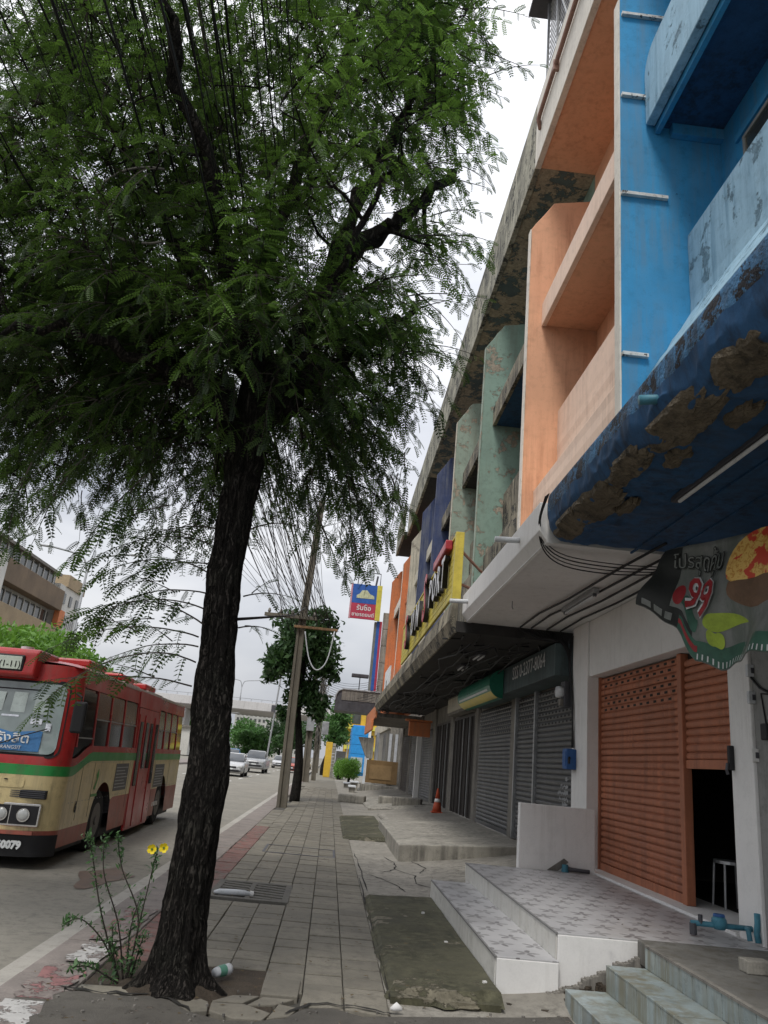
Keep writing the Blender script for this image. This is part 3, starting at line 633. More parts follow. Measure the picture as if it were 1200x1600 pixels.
def shutter(par, name, x, y0, y1, z0, z1, pitch, m, slots=0, single=True, label=None, bottom=True):
    s = MB().box(x - .03, x + .02, y0, y1, z0, z0 + .09).build(name, m, par)       # bottom rail carries the slats
    if label: s['label'] = label
    n = int((z1 - z0 - .09) / pitch); me = slat_mesh(y1 - y0 - .01, pitch, m)
    if single:
        for i in range(n): inst('slat', me, s, (x + rk.uniform(-.003, .003), (y0 + y1) / 2, z0 + .092 + i * pitch), (0, rk.uniform(-.04, .04), rk.uniform(-.0008, .0008)))
    else:
        mb = MB()
        base = [v.co.copy() for v in me.vertices]; fs = [tuple(p.vertices) for p in me.polygons]
        for i in range(n):
            k = len(mb.v); mb.v += [(v.x + x, v.y + (y0 + y1) / 2, v.z + z0 + .092 + i * pitch) for v in base]; mb.f += [tuple(k + q for q in f) for f in fs]
        tag(mb.build('slats', m, s, fix=False), kind='stuff')
    MB().box(x + .03, x + .05, y0, y1, z0, z1).build('backing', M['dark'], s)
    if slots:
        hs = MB()
        for r_ in range(slots):
            zc_ = z0 + .092 + (n - 1 - r_) * pitch + pitch * .42; yy = y0 + .12 + (r_ % 2) * .11
            while yy < y1 - .15: hs.box(x - .0245, x - .021, yy, yy + .085, zc_ - pitch * .17, zc_ + pitch * .17); yy += .22
        tag(hs.build('ventilation_slots', M['dark'], s), kind='stuff')  # dark boxes on the slats paint the shade of open holes
    return s
shutter(H1, 'roller_shutter', 3.95, 8.74, 11.42, .485, 3.12, .0845, M['orshut'], 6, label='wide orange roller shutter, closed')
shutter(H1, 'roller_shutter', 3.95, 7.30, 8.62, 1.86, 3.12, .0845, M['orshut'], 0, label='narrow orange roller shutter, half open')
MB().box(3.89, 3.99, 8.625, 8.735, .485, 3.125).build('shutter_post', M['orshut'], H1, .008)
MB().box(3.90, 3.99, 11.425, 11.466, .485, 3.125).build('shutter_rail', M['orshut'], H1); MB().box(3.90, 3.99, 7.254, 7.295, .485, 3.125).build('shutter_rail', M['white'], H1)
# low white wall panel closing the stair's far end
pn = tag(MB().box(2.66, 3.71, 11.0, 11.12, .30, 1.27).build('low_white_wall', M['white'], None, .01), 'low white rendered wall panel at the far end of the tiled landing', 'wall')
# cables and lamp under the white canopy
def cable(name, path, r, par=None, lab=None, grp=None, n=5, m=None):
    o = MB().tube(path, r, n).build(name, m or M['black'], par, smooth=True)
    if lab: tag(o, lab, 'cable', grp)
    return o
labs = ['outermost', 'second', 'third', 'innermost']
for i, (xa, xb) in enumerate(((2.88, 3.05), (3.06, 3.28), (3.32, 3.46), (3.55, 3.66))):
    cable('canopy_cable', [(xb, 7.0, 3.90), (xb - .01, 8.2, 3.945), ((xa + xb) / 2, 9.9, 3.93), (xa + .01, 11.2, 3.95), (xa, 12.3, 3.93)], .016, None, f'{labs[i]} black cable slung under the white canopy, counted from the street', 'cables under the white canopy')
lm = thing('fluorescent_fixture', 'dusty fluorescent lamp fixture under the white canopy', 'lamp', (3.13, 9.9, 3.95))
MB().box(3.09, 3.17, 9.3, 10.7, 3.90, 3.965).build('fixture_body', M['metal'], lm, .006); MB().tube([(3.13, 9.35, 3.88), (3.13, 10.65, 3.88)], .016, 8).build('tube', M['pvc'], lm)
for y in (9.36, 10.64): MB().box(3.11, 3.15, y - .02, y + .02, 3.865, 3.90).build('lamp_holder', M['steel'], lm)
hk = tag(MB().tube([(2.35, 10.6, 3.97), (2.35, 10.6, 3.88), (2.36, 10.58, 3.85)], .006, 5).build('ceiling_hook', M['steel']), 'small dark hook hanging from the white canopy soffit', 'hook')
# bundle of cables round the blue canopy's end
for i in range(4):
    q = [(1.955 - .004 * i, 7.30 + .03 * i, 4.40), (1.95, 7.60 + .02 * i, 4.2), (2.04, 7.70 + .03 * i, 4.0 - .02 * i), (2.3, 7.80 + .03 * i, 3.90 - .03 * i), (2.8, 7.78 + .03 * i, 3.86 - .03 * i), (3.3, 7.74 + .03 * i, 3.87 - .022 * i), (3.72, 7.72 + .03 * i, 3.90 - .015 * i)]
    cable('end_cable', [tuple(p_) for p_ in smooth_path(q, 5)], .006 + .0015 * (i % 2), None, 'black cable of the bundle looped round the rounded end of the blue canopy', 'cables round the blue canopy end')
# roof parapet pipe of the peach house and rooftop cage
M['brownpipe'] = mat('brown_pipe', (.30, .17, .13), .5)
pp = thing('roof_drain_pipe', 'brown pipe running along the peach roof parapet', 'pipe', (2.8, 10, 14.3))
MB().tube([(2.79, 7.7, 14.40), (2.79, 11.9, 14.26), (2.79, 11.98, 14.2), (2.84, 12.0, 14.0)], .045, 10).build('pipe', M['brownpipe'], pp, smooth=True)
for y in (9.2, 10.75): MB().box(2.74, 2.85, y - .03, y + .03, 14.14, 14.37).build('clamp', M['brownpipe'], pp)
cg = thing('rooftop_cage', 'grey rooftop cage of posts and corrugated sheets over the peach house', 'cage', (3.4, 10.5, 15.07))
for y in (8.0, 9.3, 10.6, 11.6, 12.35): MB().box(3.0, 3.05, y - .025, y + .025, 15.05, 17.9).build('post', M['metal'], cg)
for z in np.arange(15.3, 17.9, .16): MB().box(3.06, 3.075, 8.0, 12.35, z, z + .05).build('cage_bar', M['metal'], cg)
MB().grid(lambda u, v: (3.35 + .03 * math.sin(u * 40), u, v), np.linspace(7.7, 12.4, 160), (15.07, 18.0)).build('corrugated_sheet', M['concold'], cg)
MB().box(2.65, 4.5, 7.7, 12.75, 17.95, 18.05).build('cage_roof', M['steel'], cg)
for (a, b) in (((3.0, 9.3, 15.2), (2.98, 10.55, 17.8)), ((3.0, 10.6, 15.2), (2.98, 11.6, 17.6))): MB().tube([a, b], .02, 6).build('brace', M['metal'], cg)

# --- canopies of the older houses (one sheet each, dark and sooty)
for i, (hh, ya, yb) in enumerate(((H2, 12.62, 16.8), (H3, 16.81, 21.3), (H4, 21.31, 25.8), (H5, 25.81, 30.3), (H6, 30.31, 34.8))):
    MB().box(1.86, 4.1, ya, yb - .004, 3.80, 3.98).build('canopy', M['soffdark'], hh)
    MB().prism([(1.78, 4.30), (1.74, 3.98), (1.84, 3.77), (1.88, 3.78), (1.88, 4.30)], 'y', ya + .002, yb - .006).build('canopy_fascia', M['stained'], hh, .012)
    r2 = random.Random(i + 20)
    for k in range(16):       # hanging debris and loose cables on the soffit
        y0 = r2.uniform(ya + .1, yb - .5); x0 = r2.uniform(2.0, 3.6); L = r2.uniform(.3, 1.3)
        MB().tube([(x0, y0, 3.79), (x0 + r2.uniform(-.2, .2), y0 + L * .5, 3.79 - r2.uniform(.02, .12)), (x0 + r2.uniform(-.3, .3), y0 + L, 3.79)], r2.uniform(.008, .02), 5).build('loose_cable', M['black'], hh)
for i, (hh, ya, yb) in enumerate(((H7, 34.81, 39.3), (H8, 39.31, 43.9))):
    MB().box(1.90, 4.1, ya, yb - .004, 3.55, 3.72).build('canopy', M['concold'], hh); MB().box(1.80, 1.89, ya + .002, yb - .006, 3.5, 4.05).build('canopy_fascia', M['orange'], hh, .01)
for i, y in enumerate((14.5, 16.4)):
    l2 = thing('canopy_lamp', ('nearer' if i == 0 else 'farther') + ' pale lamp tube under the sooty canopy', 'lamp', (2.7, y, 3.75), 'lamps under the sooty canopy')
    for dx in (0, .09): MB().tube([(2.62 + dx, y, 3.72), (2.62 + dx, y + .62, 3.72)], .02, 8).build('tube', M['pvc'], l2)
    MB().box(2.58, 2.76, y, y + .62, 3.745, 3.79).build('lamp_body', M['steel'], l2)

# ground floor of the green house: sign box, perforated shutters, posts
def ground(hh, ya, yb, m=None):
    MB().box(3.9, 4.3, yb - .15, yb + .35, .2, 3.79).build('pillar', m or M['concold'], hh, .01)
    MB().box(3.99, 4.3, ya + .35, yb - .15, 3.2, 3.79).build('lintel_wall', m or M['concold'], hh)
ground(H2, 12.2, 16.9); ground(H3, 16.9, 21.4); ground(H4, 21.4, 25.9); ground(H5, 25.9, 30.4); ground(H6, 30.4, 34.9); ground(H7, 34.9, 39.4); ground(H8, 39.4, 43.9)
shutter(H2, 'roller_shutter', 3.95, 12.32, 15.1, .42, 3.2, .092, M['gryshut'], 7, label='grey roller shutter with chalk scribbles behind the low white wall')
shutter(H2, 'roller_shutter', 3.95, 15.2, 16.7, .42, 3.2, .092, M['gryshut'], 7, label='narrow grey roller shutter between two posts')
for y in (15.1, 16.72): MB().box(3.88, 4.0, y, y + .09, .4, 3.22).build('shutter_post', M['metal'], H2)
shutter(H3, 'roller_shutter', 3.95, 17.28, 21.05, .40, 3.2, .092, M['gryshut'], 7, label='wide grey roller shutter behind the raised concrete block')
M['chalk'] = mat('chalk', (.45, .46, .47), .9)
for i, (z, L) in enumerate(((1.95, .18), (1.62, .12), (1.50, .42), (1.40, .55), (1.30, .48), (1.22, .3))):
    ys = 13.0; m_ = MB(); yy = ys
    while yy < ys + L: m_.box(3.922, 3.926, yy, yy + .03, z + rk.uniform(-.02, .02), z + rk.uniform(.02, .06)); yy += .055
    m_.build('chalk_scribble', M['chalk'], H2)
# folding gates farther on (vertical bars)
def foldgate(hh, y0, y1, z0, z1, n):
    s = MB().box(3.93, 3.99, y0, y1, z1 - .08, z1).build('folding_gate', M['brnshut'], hh)
    MB().box(4.0, 4.02, y0, y1, z0, z1).build('backing', M['dark'], s)
    for i in range(n):
        yy = y0 + (y1 - y0 - .05) * i / (n - 1); MB().box(3.93 if i % 4 else 3.90, 3.99, yy, yy + .05, z0, z1 - .082).build('gate_bar', M['brnshut'] if i % 7 else M['metal'], s)
foldgate(H4, 21.65, 25.5, .4, 3.2, 26); foldgate(H5, 26.1, 30.0, .4, 3.2, 24)
shutter(H6, 'roller_shutter', 3.95, 30.65, 34.4, .38, 3.1, .1, M['gryshut'], 0, single=False); shutter(H7, 'roller_shutter', 3.95, 35.2, 39.0, .38, 3.1, .1, M['gryshut'], 0, single=False); shutter(H8, 'roller_shutter', 3.95, 39.7, 43.6, .38, 3.1, .1, M['brnshut'], 0, single=False)
MB().box(3.7, 3.9, 34.4, 34.65, .2, 3.5).build('white_post', M['white'], H6)

# --- sign box over the grey shutters
M['signgrey'] = mat('faded_sign_green', (.085, .12, .125), .6, .3, 1.5, .2, 50, stain=((.03, .03, .03), .6, .45))
M['signgreen'] = mat('green_sign_print', (.03, .20, .13), .35, .2, 2); M['signyellow'] = mat('yellow_sign_print', (.62, .52, .12), .4, .2)
M['ink'] = mat('white_lettering', (.62, .64, .64), .6, .1)
sb = thing('shop_sign_box', 'long faded dark green sign box with a phone number over the grey shutters', 'sign', (3.6, 15.5, 3.2))
MB().box(3.48, 3.96, 12.35, 20.6, 3.22, 3.74).build('box', M['signgrey'], sb, .01)
text('SSS 0-2377-8064', .36, frame((3.472, 14.15, 3.53), (0, -1, 0), (0, 0, 1)), M['ink'], sb, 'lettering', .002)
cyl = thing('cylinder_sign', 'green and yellow half-round shop sign fixed to the faded sign box', 'sign', (3.3, 18, 3.3))
pr = [(3.47 - .30 * math.sin(a), 3.42 - .30 * math.cos(a) * 1.0) for a in np.linspace(0, math.pi, 12)]
MB().prism(pr, 'y', 16.2, 20.4).build('sign_body', M['signgreen'], cyl, smooth=False)
pr2 = [(3.47 - .304 * math.sin(a), 3.42 - .304 * math.cos(a)) for a in np.linspace(.35, 1.0, 6)]
MB().grid(lambda u, v: (pr2[v][0], u, pr2[v][1]), (16.22, 20.38), range(6)).build('yellow_band', M['signyellow'], cyl)
pr3 = [(3.47 - .304 * math.sin(a), 3.42 - .304 * math.cos(a)) for a in np.linspace(1.1, 1.25, 3)]
MB().grid(lambda u, v: (pr3[v][0], u, pr3[v][1]), (16.5, 20.2), range(3)).build('pale_stripe', M['ink'], cyl)
ob = thing('old_sign_board', 'faded framed sign board above the brown folding gate', 'sign', (3.7, 23, 3.3))
MB().box(3.6, 3.9, 21.6, 25.0, 3.22, 3.77).build('board', M['concold'], ob, .01); MB().box(3.57, 3.6, 21.75, 24.85, 3.30, 3.7).build('face', M['cream'], ob)

# --- yellow ribbed sign with raised letters
M['yellow'] = mat('yellow_sign_panel', (.62, .52, .09), .5, .14, 2, .2, 60, stain=((.36, .30, .08), .5, .48)); M['redletter'] = mat('red_letter', (.42, .045, .06), .4, .2, 5); M['silver'] = mat('silver_letter_face', (.52, .53, .56), .35, .15, 6)
ys_ = thing('yellow_letter_sign', 'yellow ribbed sign with silver and red raised letters above the green house canopy', 'sign', (1.9, 17, 4.4))
SX = 1.80
for i in range(9): MB().box(SX, SX + .05, 12.80, 23.0, 4.44 + i * .118, 4.44 + i * .118 + .110).build('rib', M['yellow'], ys_, .006)
MB().box(SX - .03, SX + .12, 12.66, 12.795, 4.36, 5.56).build('end_post', M['yellow'], ys_, .008)
MB().box(SX - .02, SX + .08, 12.80, 23.0, 5.508, 5.55).build('top_rail', M['yellow'], ys_, .006)
def letter(ch, y, z, size, m, sx=1.):
    text(ch, size, frame((SX - .065, y, z), (0, -1, 0), (0, 0, 1)), M['black'], ys_, 'letter_side', .045, bold=.010, sx=sx)
    text(ch, size, frame((SX - .117, y, z), (0, -1, 0), (0, 0, 1)), m, ys_, 'letter_face', .004, bold=.010, sx=sx)
for ch, y in (('P', 15.35), ('O', 14.72), ('R', 14.1), ('T', 13.5)): letter(ch, y, 4.97, .80, M['silver'], .85)
letter('S', 16.4, 5.06, 1.5, M['redletter'], .8)
for ch, y in (('U', 18.9), ('N', 17.8)): letter(ch, y, 4.95, .86, M['silver'], 1.05)
letter('S', 20.6, 4.98, 1.3, M['redletter'], .9)
MB().box(SX - .14, SX - .01, 13.15, 14.9, 5.36, 5.54).build('red_bar', M['redletter'], ys_, .02)
MB().tube([(1.9, 12.9, 5.3), (2.78, 13.4, 4.7)], .025, 6).build('strut', M['brownpipe'], ys_); MB().tube([(1.9, 12.9, 4.7), (2.78, 13.3, 4.5)], .025, 6).build('strut', M['brownpipe'], ys_)

# --- boxes, meters and wiring on the pillars
M['bluebox'] = mat('blue_box_paint', (.03, .10, .28), .5, .15)
mb_ = thing('electric_meter', 'glass covered electric meter on the white pillar beside the grey shutter', 'meter', (3.7, 12.0, 2.9))
MB().box(3.6, 3.73, 12.21, 12.42, 2.72, 3.12).build('meter_base', M['steel'], mb_, .01)
MB().tube([(3.60, 12.31, 2.95), (3.50, 12.31, 2.95)], [.1, .085], 14).build('meter_glass', M['pvc'], mb_, smooth=True); MB().box(3.55, 3.6, 12.25, 12.37, 2.74, 2.84).build('terminal_cover', M['concold'], mb_)
bx = thing('blue_switch_box', 'small blue switch box on the white pillar beside the grey shutter', 'box', (3.7, 12, 1.9))
MB().box(3.58, 3.73, 11.95, 12.18, 1.78, 2.08).build('box', M['bluebox'], bx, .012); MB().box(3.57, 3.58, 11.98, 12.15, 1.82, 2.04).build('door', M['bluebox'], bx, .004); MB().tube([(3.62, 11.94, 1.95), (3.60, 11.90, 1.93), (3.60, 11.90, 1.86)], .02, 6).build('handle', M['black'], bx)
for k in range(3): cable('pillar_cable', [(3.71, 12.15 + .05 * k, 3.85), (3.69, 12.22 + .03 * k, 3.4), (3.70, 12.08, 2.7 - .1 * k), (3.70, 12.03 + .03 * k, 2.1)], .013, None, 'black cable running down the pillar to the blue switch box', 'cables to the blue switch box')
for k in range(14):
    a = (3.72 - .02 * k, 12.24, 3.9); cable('tangled_cable', [(2.9 + .06 * k, 12.5, 3.93), (3.2 + .035 * k, 12.45 + .01 * k, 3.80 + .03 * math.sin(k)), (3.55 + .01 * k, 12.35, 3.78 + .02 * math.cos(3 * k)), (3.70, 12.22, 3.6 - .03 * k)], .012, None, 'black cable in the tangle where the white and sooty canopies meet', 'cable tangle at the canopy joint')
for i, (z, m, lb) in enumerate(((2.66, 'pvc', 'upper pale switch box on the right pillar'), (2.42, 'pvc', 'lower pale switch box on the right pillar'), (1.92, 'white', 'small white socket low on the right pillar'))):
    t = thing('pillar_switch', lb, 'switch', (3.72, 6.85, z)); MB().box(3.70, 3.80, 6.815, 6.857, z, z + .11).build('switch_body', M[m], t, .006); MB().box(3.73, 3.77, 6.808, 6.814, z + .03, z + .08).build('button', M['steel'], t)
bb2 = thing('black_junction_box', 'black cable junction box hanging beside the right pillar', 'box', (3.8, 6.95, 2.1)); MB().box(3.72, 3.755, 6.60, 6.70, 2.10, 2.24).build('box', M['black'], bb2, .01); MB().tube([(3.75, 6.65, 2.24), (3.75, 6.7, 2.5), (3.75, 6.3, 2.45)], .008, 5).build('lead', M['black'], bb2)
cable('wall_cable', [(3.74, 6.84, 2.66), (3.74, 6.7, 2.55), (3.745, 6.3, 2.40)], .012, None, 'black cable drooping from the switch boxes on the right pillar')
lk = thing('shutter_lock', 'black padlock hasp on the right pillar beside the opening', 'lock', (3.72, 7.6, 1.9)); MB().box(3.68, 3.73, 7.18, 7.23, 1.84, 2.06).build('hasp', M['black'], lk, .01); MB().tube([(3.67, 7.205, 1.9), (3.66, 7.205, 1.84), (3.67, 7.205, 1.8)], .014, 6).build('padlock', M['steel'], lk)
# water meter and pipes on the landing
wm = thing('water_meter', 'blue water meter with pipes at the foot of the right pillar', 'meter', (3.5, 7.1, .46))
MB().tube([(3.22, 7.08, .56), (3.85, 7.02, .56)], .022, 10).build('pipe', M['bluepvc'], wm, smooth=True)
MB().tube([(3.46, 7.06, .53), (3.46, 7.06, .57), (3.46, 7.06, .61), (3.46, 7.06, .63)], [.045, .066, .06, .045], 14).build('meter_body', M['bluepvc'], wm, smooth=True)
MB().tube([(3.46, 7.06, .63), (3.46, 7.06, .648)], [.05, .045], 14).build('lid', M['bluebox'], wm); MB().tube([(3.24, 7.08, .56), (3.24, 7.08, .47)], .03, 10).build('elbow', M['steel'], wm); MB().tube([(3.30, 7.07, .56), (3.30, 7.07, .63)], .02, 8).build('valve', M['steel'], wm); MB().tube([(3.68, 7.04, .56), (3.66, 6.96, .56), (3.66, 6.94, .48)], .022, 8).build('elbow', M['bluepvc'], wm)
dp = tag(MB().tube([(3.70, 6.88, .48), (3.70, 6.9, .55), (3.71, 6.90, .62), (3.71, 6.90, .70)], .024, 10).build('blue_downpipe', M['bluepvc'], None, smooth=True), 'short blue downpipe at the foot of the grey wall', 'pipe')
sp2 = thing('stub_pipe', 'blue pipe stub in a notch at the foot of the low white wall', 'pipe', (3.3, 10.97, .46)); MB().tube([(3.28, 10.94, .46), (3.28, 10.94, .55)], [.05, .04], 10).build('pipe', M['bluepvc'], sp2); MB().tube([(3.28, 10.94, .50), (3.6, 10.9, .49)], .025, 8).build('elbow', M['steel'], sp2)
MB().prism([(3.05, .46), (3.28, .62), (3.34, .58), (3.20, .46)], 'y', 10.985, 10.998).build('notch', M['concold'], sp2)
# stool frame seen in the dark doorway
so = thing('metal_stool', 'pale metal stool just inside the dark half open doorway', 'stool', (4.45, 8.75, .47))
for (a, b) in ((4.30, 8.62), (4.58, 8.62), (4.30, 8.90), (4.58, 8.90)): MB().tube([(a, b, .47), (a + (4.44 - a) * .15, b + (8.76 - b) * .15, .92)], .014, 8).build('leg', M['metal'], so)
MB().tube([(4.44, 8.76, .92), (4.44, 8.76, .95)], .17, 20).build('seat', M['metal'], so)

# --- torn food banner
g = NG('banner_print'); b = g.b
M['bwhite'] = mat('banner_shaded_white', (.20, .21, .20), .5, .35, 2.5, .1, stain=((.10, .12, .10), .7, .45), dirt=.5); M['bgreen'] = mat('banner_green', (.045, .12, .085), .5, .4, 5, .1); M['bblack'] = mat('banner_black', (.022, .024, .022), .5); M['blime'] = mat('banner_lime', (.36, .48, .06), .5, .35, 6); M['bred'] = mat('banner_red', (.32, .03, .035), .5, .25, 8); M['bbrown'] = mat('banner_bowl', (.17, .10, .06), .5, .3, 6)  # white lowered: shade and backlight put into the colour, with the dirt
g = NG('banner_noodles'); n1 = g.noise(24, 4, .6, None, 1.2); c = g.mix(g.ramp(n1, .42, .52), (.55, .26, .05), (.72, .48, .14)); c = g.mix(g.ramp(g.noise(9, 3, .5), .57, .6), c, (.55, .06, .03)); g.l(c, g.b.inputs['Base Color']); g.b.inputs['Roughness'].default_value = .5; M['bfood'] = g.m
ban = thing('food_banner', 'torn noodle banner with price 99 hanging under the blue canopy', 'banner', (2.9, 6.0, 3.0))
def ban_pt(s, t):
    top = Vector((2.85, 6.5, 3.66)).lerp(Vector((3.40, 5.0, 3.62)), s)
    K = [(0, (2.52, 6.46, 3.13)), (.22, (2.80, 6.2, 2.92)), (.30, (2.88, 6.08, 2.68)), (.40, (2.96, 5.95, 2.60)), (1, (3.25, 5.0, 2.66))]
    for (a, pa), (b_, pb) in zip(K[:-1], K[1:]):
        if s <= b_ or b_ == 1: bot = Vector(pa).lerp(Vector(pb), (s - a) / (b_ - a)); break
    p = top.lerp(bot, t); wv = .05 * math.sin(s * 16 + t * 3.5) * (.15 + t) + .03 * math.sin(s * 7 + t * 8 + 1) + .007 * math.sin(s * 34 - t * 9) * t
    p = p + Vector((0, 0, -.05 * math.sin(min(1, s * 1.5) * math.pi) * t + .012 * math.sin(s * 40) * t))
    return p + Vector((-.85, -.3, 0)).normalized() * wv
def ban_strip(name, m, s0, s1, t0, t1, off=0., ns_=40, nt_=24, shape=None):
    s0, s1 = s0 * .68, s1 * .68; mb = MB(); S = np.linspace(s0, s1, ns_); Tt = np.linspace(t0, t1, nt_)
    def pt(s, t):
        p = ban_pt(s, t); d = Vector((-.62, -.75, -.1)).normalized(); return tuple(p + d * off)
    if shape is None: mb.grid(pt, S, Tt)
    else:
        i0 = 0; c_ = ((s0 + s1) / 2, (t0 + t1) / 2)
        n = 26; rings = 6
        for r_ in range(rings + 1):
            for a in range(n):
                q = shape(2 * math.pi * a / n); mb.v.append(pt(c_[0] + q[0] * (s1 - s0) / 2 * r_ / rings, c_[1] + q[1] * (t1 - t0) / 2 * r_ / rings))
        for r_ in range(rings):
            for a in range(n): mb.f.append((r_ * n + a, r_ * n + (a + 1) % n, (r_ + 1) * n + (a + 1) % n, (r_ + 1) * n + a))
    return mb.build(name, m, ban, smooth=True, fix=False)
circ = lambda a: (math.cos(a), math.sin(a))
sht = ban_strip('sheet', M['bwhite'], 0, 1.47, 0, 1)
sht.modifiers.new('th', 'SOLIDIFY').thickness = .004
ban_strip('black_corner', M['bblack'], .0, .20, .01, .99, .007); ban_strip('black_corner', M['bblack'], .20, .42, .78, .99, .007)
ban_strip('green_border', M['bgreen'], .30, 1.46, .84, .99, .010)
for i in range(34): ban_strip('border_tick', M['ink'], .46 + i * .030, .468 + i * .030, .94, .985, .013, 2, 3)
ban_strip('bowl', M['bbrown'], .68, 1.2, .26, .60, .008, shape=circ); ban_strip('noodles', M['bfood'], .64, 1.24, -.02, .48, .011, shape=lambda a: (math.cos(a), math.sin(a) if math.sin(a) < .6 else .6))
ban_strip('leaf', M['blime'], .50, .82, .58, .80, .008, shape=lambda a: (math.cos(a), math.sin(a) * (.55 + .45 * math.cos(a + 2.4)))); ban_strip('lime_wedge', M['blime'], .52, .64, .70, .88, .013, shape=lambda a: (math.cos(a), math.sin(a) * (.5 + .5 * abs(math.cos(a)))))
ban_strip('price_badge', M['bred'], .20, .31, .50, .74, .009, shape=circ); ban_strip('green_patch', M['bgreen'], .30, .46, .56, .82, .008, shape=lambda a: (math.cos(a), math.sin(a) * (.6 + .4 * math.sin(2 * a)))); ban_strip('red_label', M['bred'], .30, .46, .88, .93, .014)
for i in range(3): ban_strip('icon', M['bwhite'], .03 + i * .075, .085 + i * .075, .86, .95, .012, 4, 4)
def ban_text(body, s0, t0, ws_, ht, m, off, bold=0., slant=0.):
    s0, ws_ = s0 * .68, ws_ * .68
    o = text(body, 1., Matrix.Identity(4), m, None, 'lettering', 0., bold=bold); me = o.data
    co = np.array([v.co[:] for v in me.vertices]); lo, hi_ = co.min(0), co.max(0); cn_ = (co - lo) / np.maximum(hi_ - lo, 1e-6)
    d = Vector((-.80, -.58, -.1)).normalized() * off; o0 = ORG[ban.name]
    for v, q in zip(me.vertices, cn_):
        s_ = s0 + (q[0] - .5) * ws_; v.co = ban_pt(s_, t0 - (q[1] - .5) * ht - slant * (q[0] - .5)) + d - o0
    o.parent = ban; return o
ban_text('โปรสุดคุ้ม', .37, .20, .46, .27, M['bblack'], .028, .05, .05); ban_text('โปรสุดคุ้ม', .37, .20, .45, .25, M['bwhite'], .034, .0, .05)
ban_text('99', .45, .50, .27, .34, M['ink'], .034, .06, .03); ban_text('99', .45, .50, .26, .32, M['bred'], .046, .01, .03)
# ---------------------------------------------------------------- vegetation
def np_mesh(name, V, F, m, parent=None, tint=None, smooth=False):
    """V (n,3), F (k,4) arrays"""
    o0 = np.array(ORG.get(parent.name, Vector((0, 0, 0)))) if parent is not None else np.zeros(3)
    me = bpy.data.meshes.new(name); n, k = len(V), len(F); w_ = F.shape[1]
    me.vertices.add(n); me.vertices.foreach_set('co', (V - o0).astype(np.float32).ravel())
    me.loops.add(k * w_); me.loops.foreach_set('vertex_index', F.astype(np.int32).ravel())
    me.polygons.add(k); me.polygons.foreach_set('loop_start', np.arange(0, k * w_, w_, dtype=np.int32))
    try: me.polygons.foreach_set('loop_total', np.full(k, w_, dtype=np.int32))
    except Exception: pass
    me.update(calc_edges=True)
    if tint is not None:
        a = me.attributes.new('tint', 'FLOAT', 'POINT'); a.data.foreach_set('value', tint.astype(np.float32))
    me.materials.append(m); o = bpy.data.objects.new(name, me); C.objects.link(o); o.parent = parent
    ORG[o.name] = Vector(o0); return o
def leaf_template(pairs, L, lw, ll, droop):
    """pinnate leaf along +x: narrow leaflets in pairs, plus the rachis"""
    V = []; 
    for i in range(pairs):
        x = L * (.12 + .88 * i / (pairs - 1)); z = -droop * (x / L) ** 2 * L
        s_ = .65 + .35 * math.sin(math.pi * (i + 1) / (pairs + 1)) 
        for sd_ in (-1, 1):
            ax = np.array([.42, sd_ * .9, -.18]); ax /= np.linalg.norm(ax); l_ = ll * s_
            wd = np.array([.9, -sd_ * .42, 0]) * lw * .5
            b = np.array([x, 0, z]); V += [b, b + ax * l_ * .45 + wd, b + ax * l_, b + ax * l_ * .45 - wd]
    for k in range(1):
        x0, x1 = 0., L; z0, z1 = -droop * (x0 / L) ** 2 * L, -droop * (x1 / L) ** 2 * L; h = .0016
        V += [np.array([x0, -h, z0]), np.array([x0, h, z0]), np.array([x1, h, z1]), np.array([x1, -h, z1])]
    return np.array(V)
def place_leaves(T, P, X, Zu, S):
    """template T (t,3); positions P, axes X (leaf direction), Zu (approx up), scales S"""
    X = X / np.linalg.norm(X, axis=1, keepdims=True); Yv = np.cross(Zu, X); Yv /= np.linalg.norm(Yv, axis=1, keepdims=True) + 1e-9; Zv = np.cross(X, Yv)
    A = np.stack([X, Yv, Zv], axis=2) * S[:, None, None]
    return P[:, None, :] + np.einsum('nij,tj->nti', A, T)
LT = [leaf_template(7, .105, .0130, .027, .3), leaf_template(6, .088, .0135, .027, .6), leaf_template(8, .118, .0130, .028, .15)]
class Leaves:
    def __init__(s): s.P = []; s.X = []; s.U = []; s.S = []; s.T = []
    def add(s, p, x, u, sc_, t): s.P.append(p); s.X.append(x); s.U.append(u); s.S.append(sc_); s.T.append(t)
    def build(s, name, m, parent):
        P, X, U, S, T_ = map(np.array, (s.P, s.X, s.U, s.S, s.T)); Vs = []; Ts = []
        kind = rng.integers(0, 3, len(P))
        for k in range(3):
            q = kind == k; 
            if not q.any(): continue
            v = place_leaves(LT[k], P[q], X[q], U[q], S[q]); Vs.append(v.reshape(-1, 3)); Ts.append(np.repeat(T_[q], v.shape[1]))
        V = np.concatenate(Vs); F = np.arange(len(V)).reshape(-1, 4)
        return np_mesh(name, V, F, m, parent, np.concatenate(Ts))
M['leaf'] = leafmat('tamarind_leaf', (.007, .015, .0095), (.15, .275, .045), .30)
M['leaf2'] = leafmat('dark_leaf', (.02, .045, .02), (.055, .12, .03), .25)
M['leaf3'] = leafmat('bright_leaf', (.05, .13, .02), (.16, .32, .04), .3)
M['leaf4'] = leafmat('street_leaf', (.03, .085, .025), (.10, .22, .05), .3)
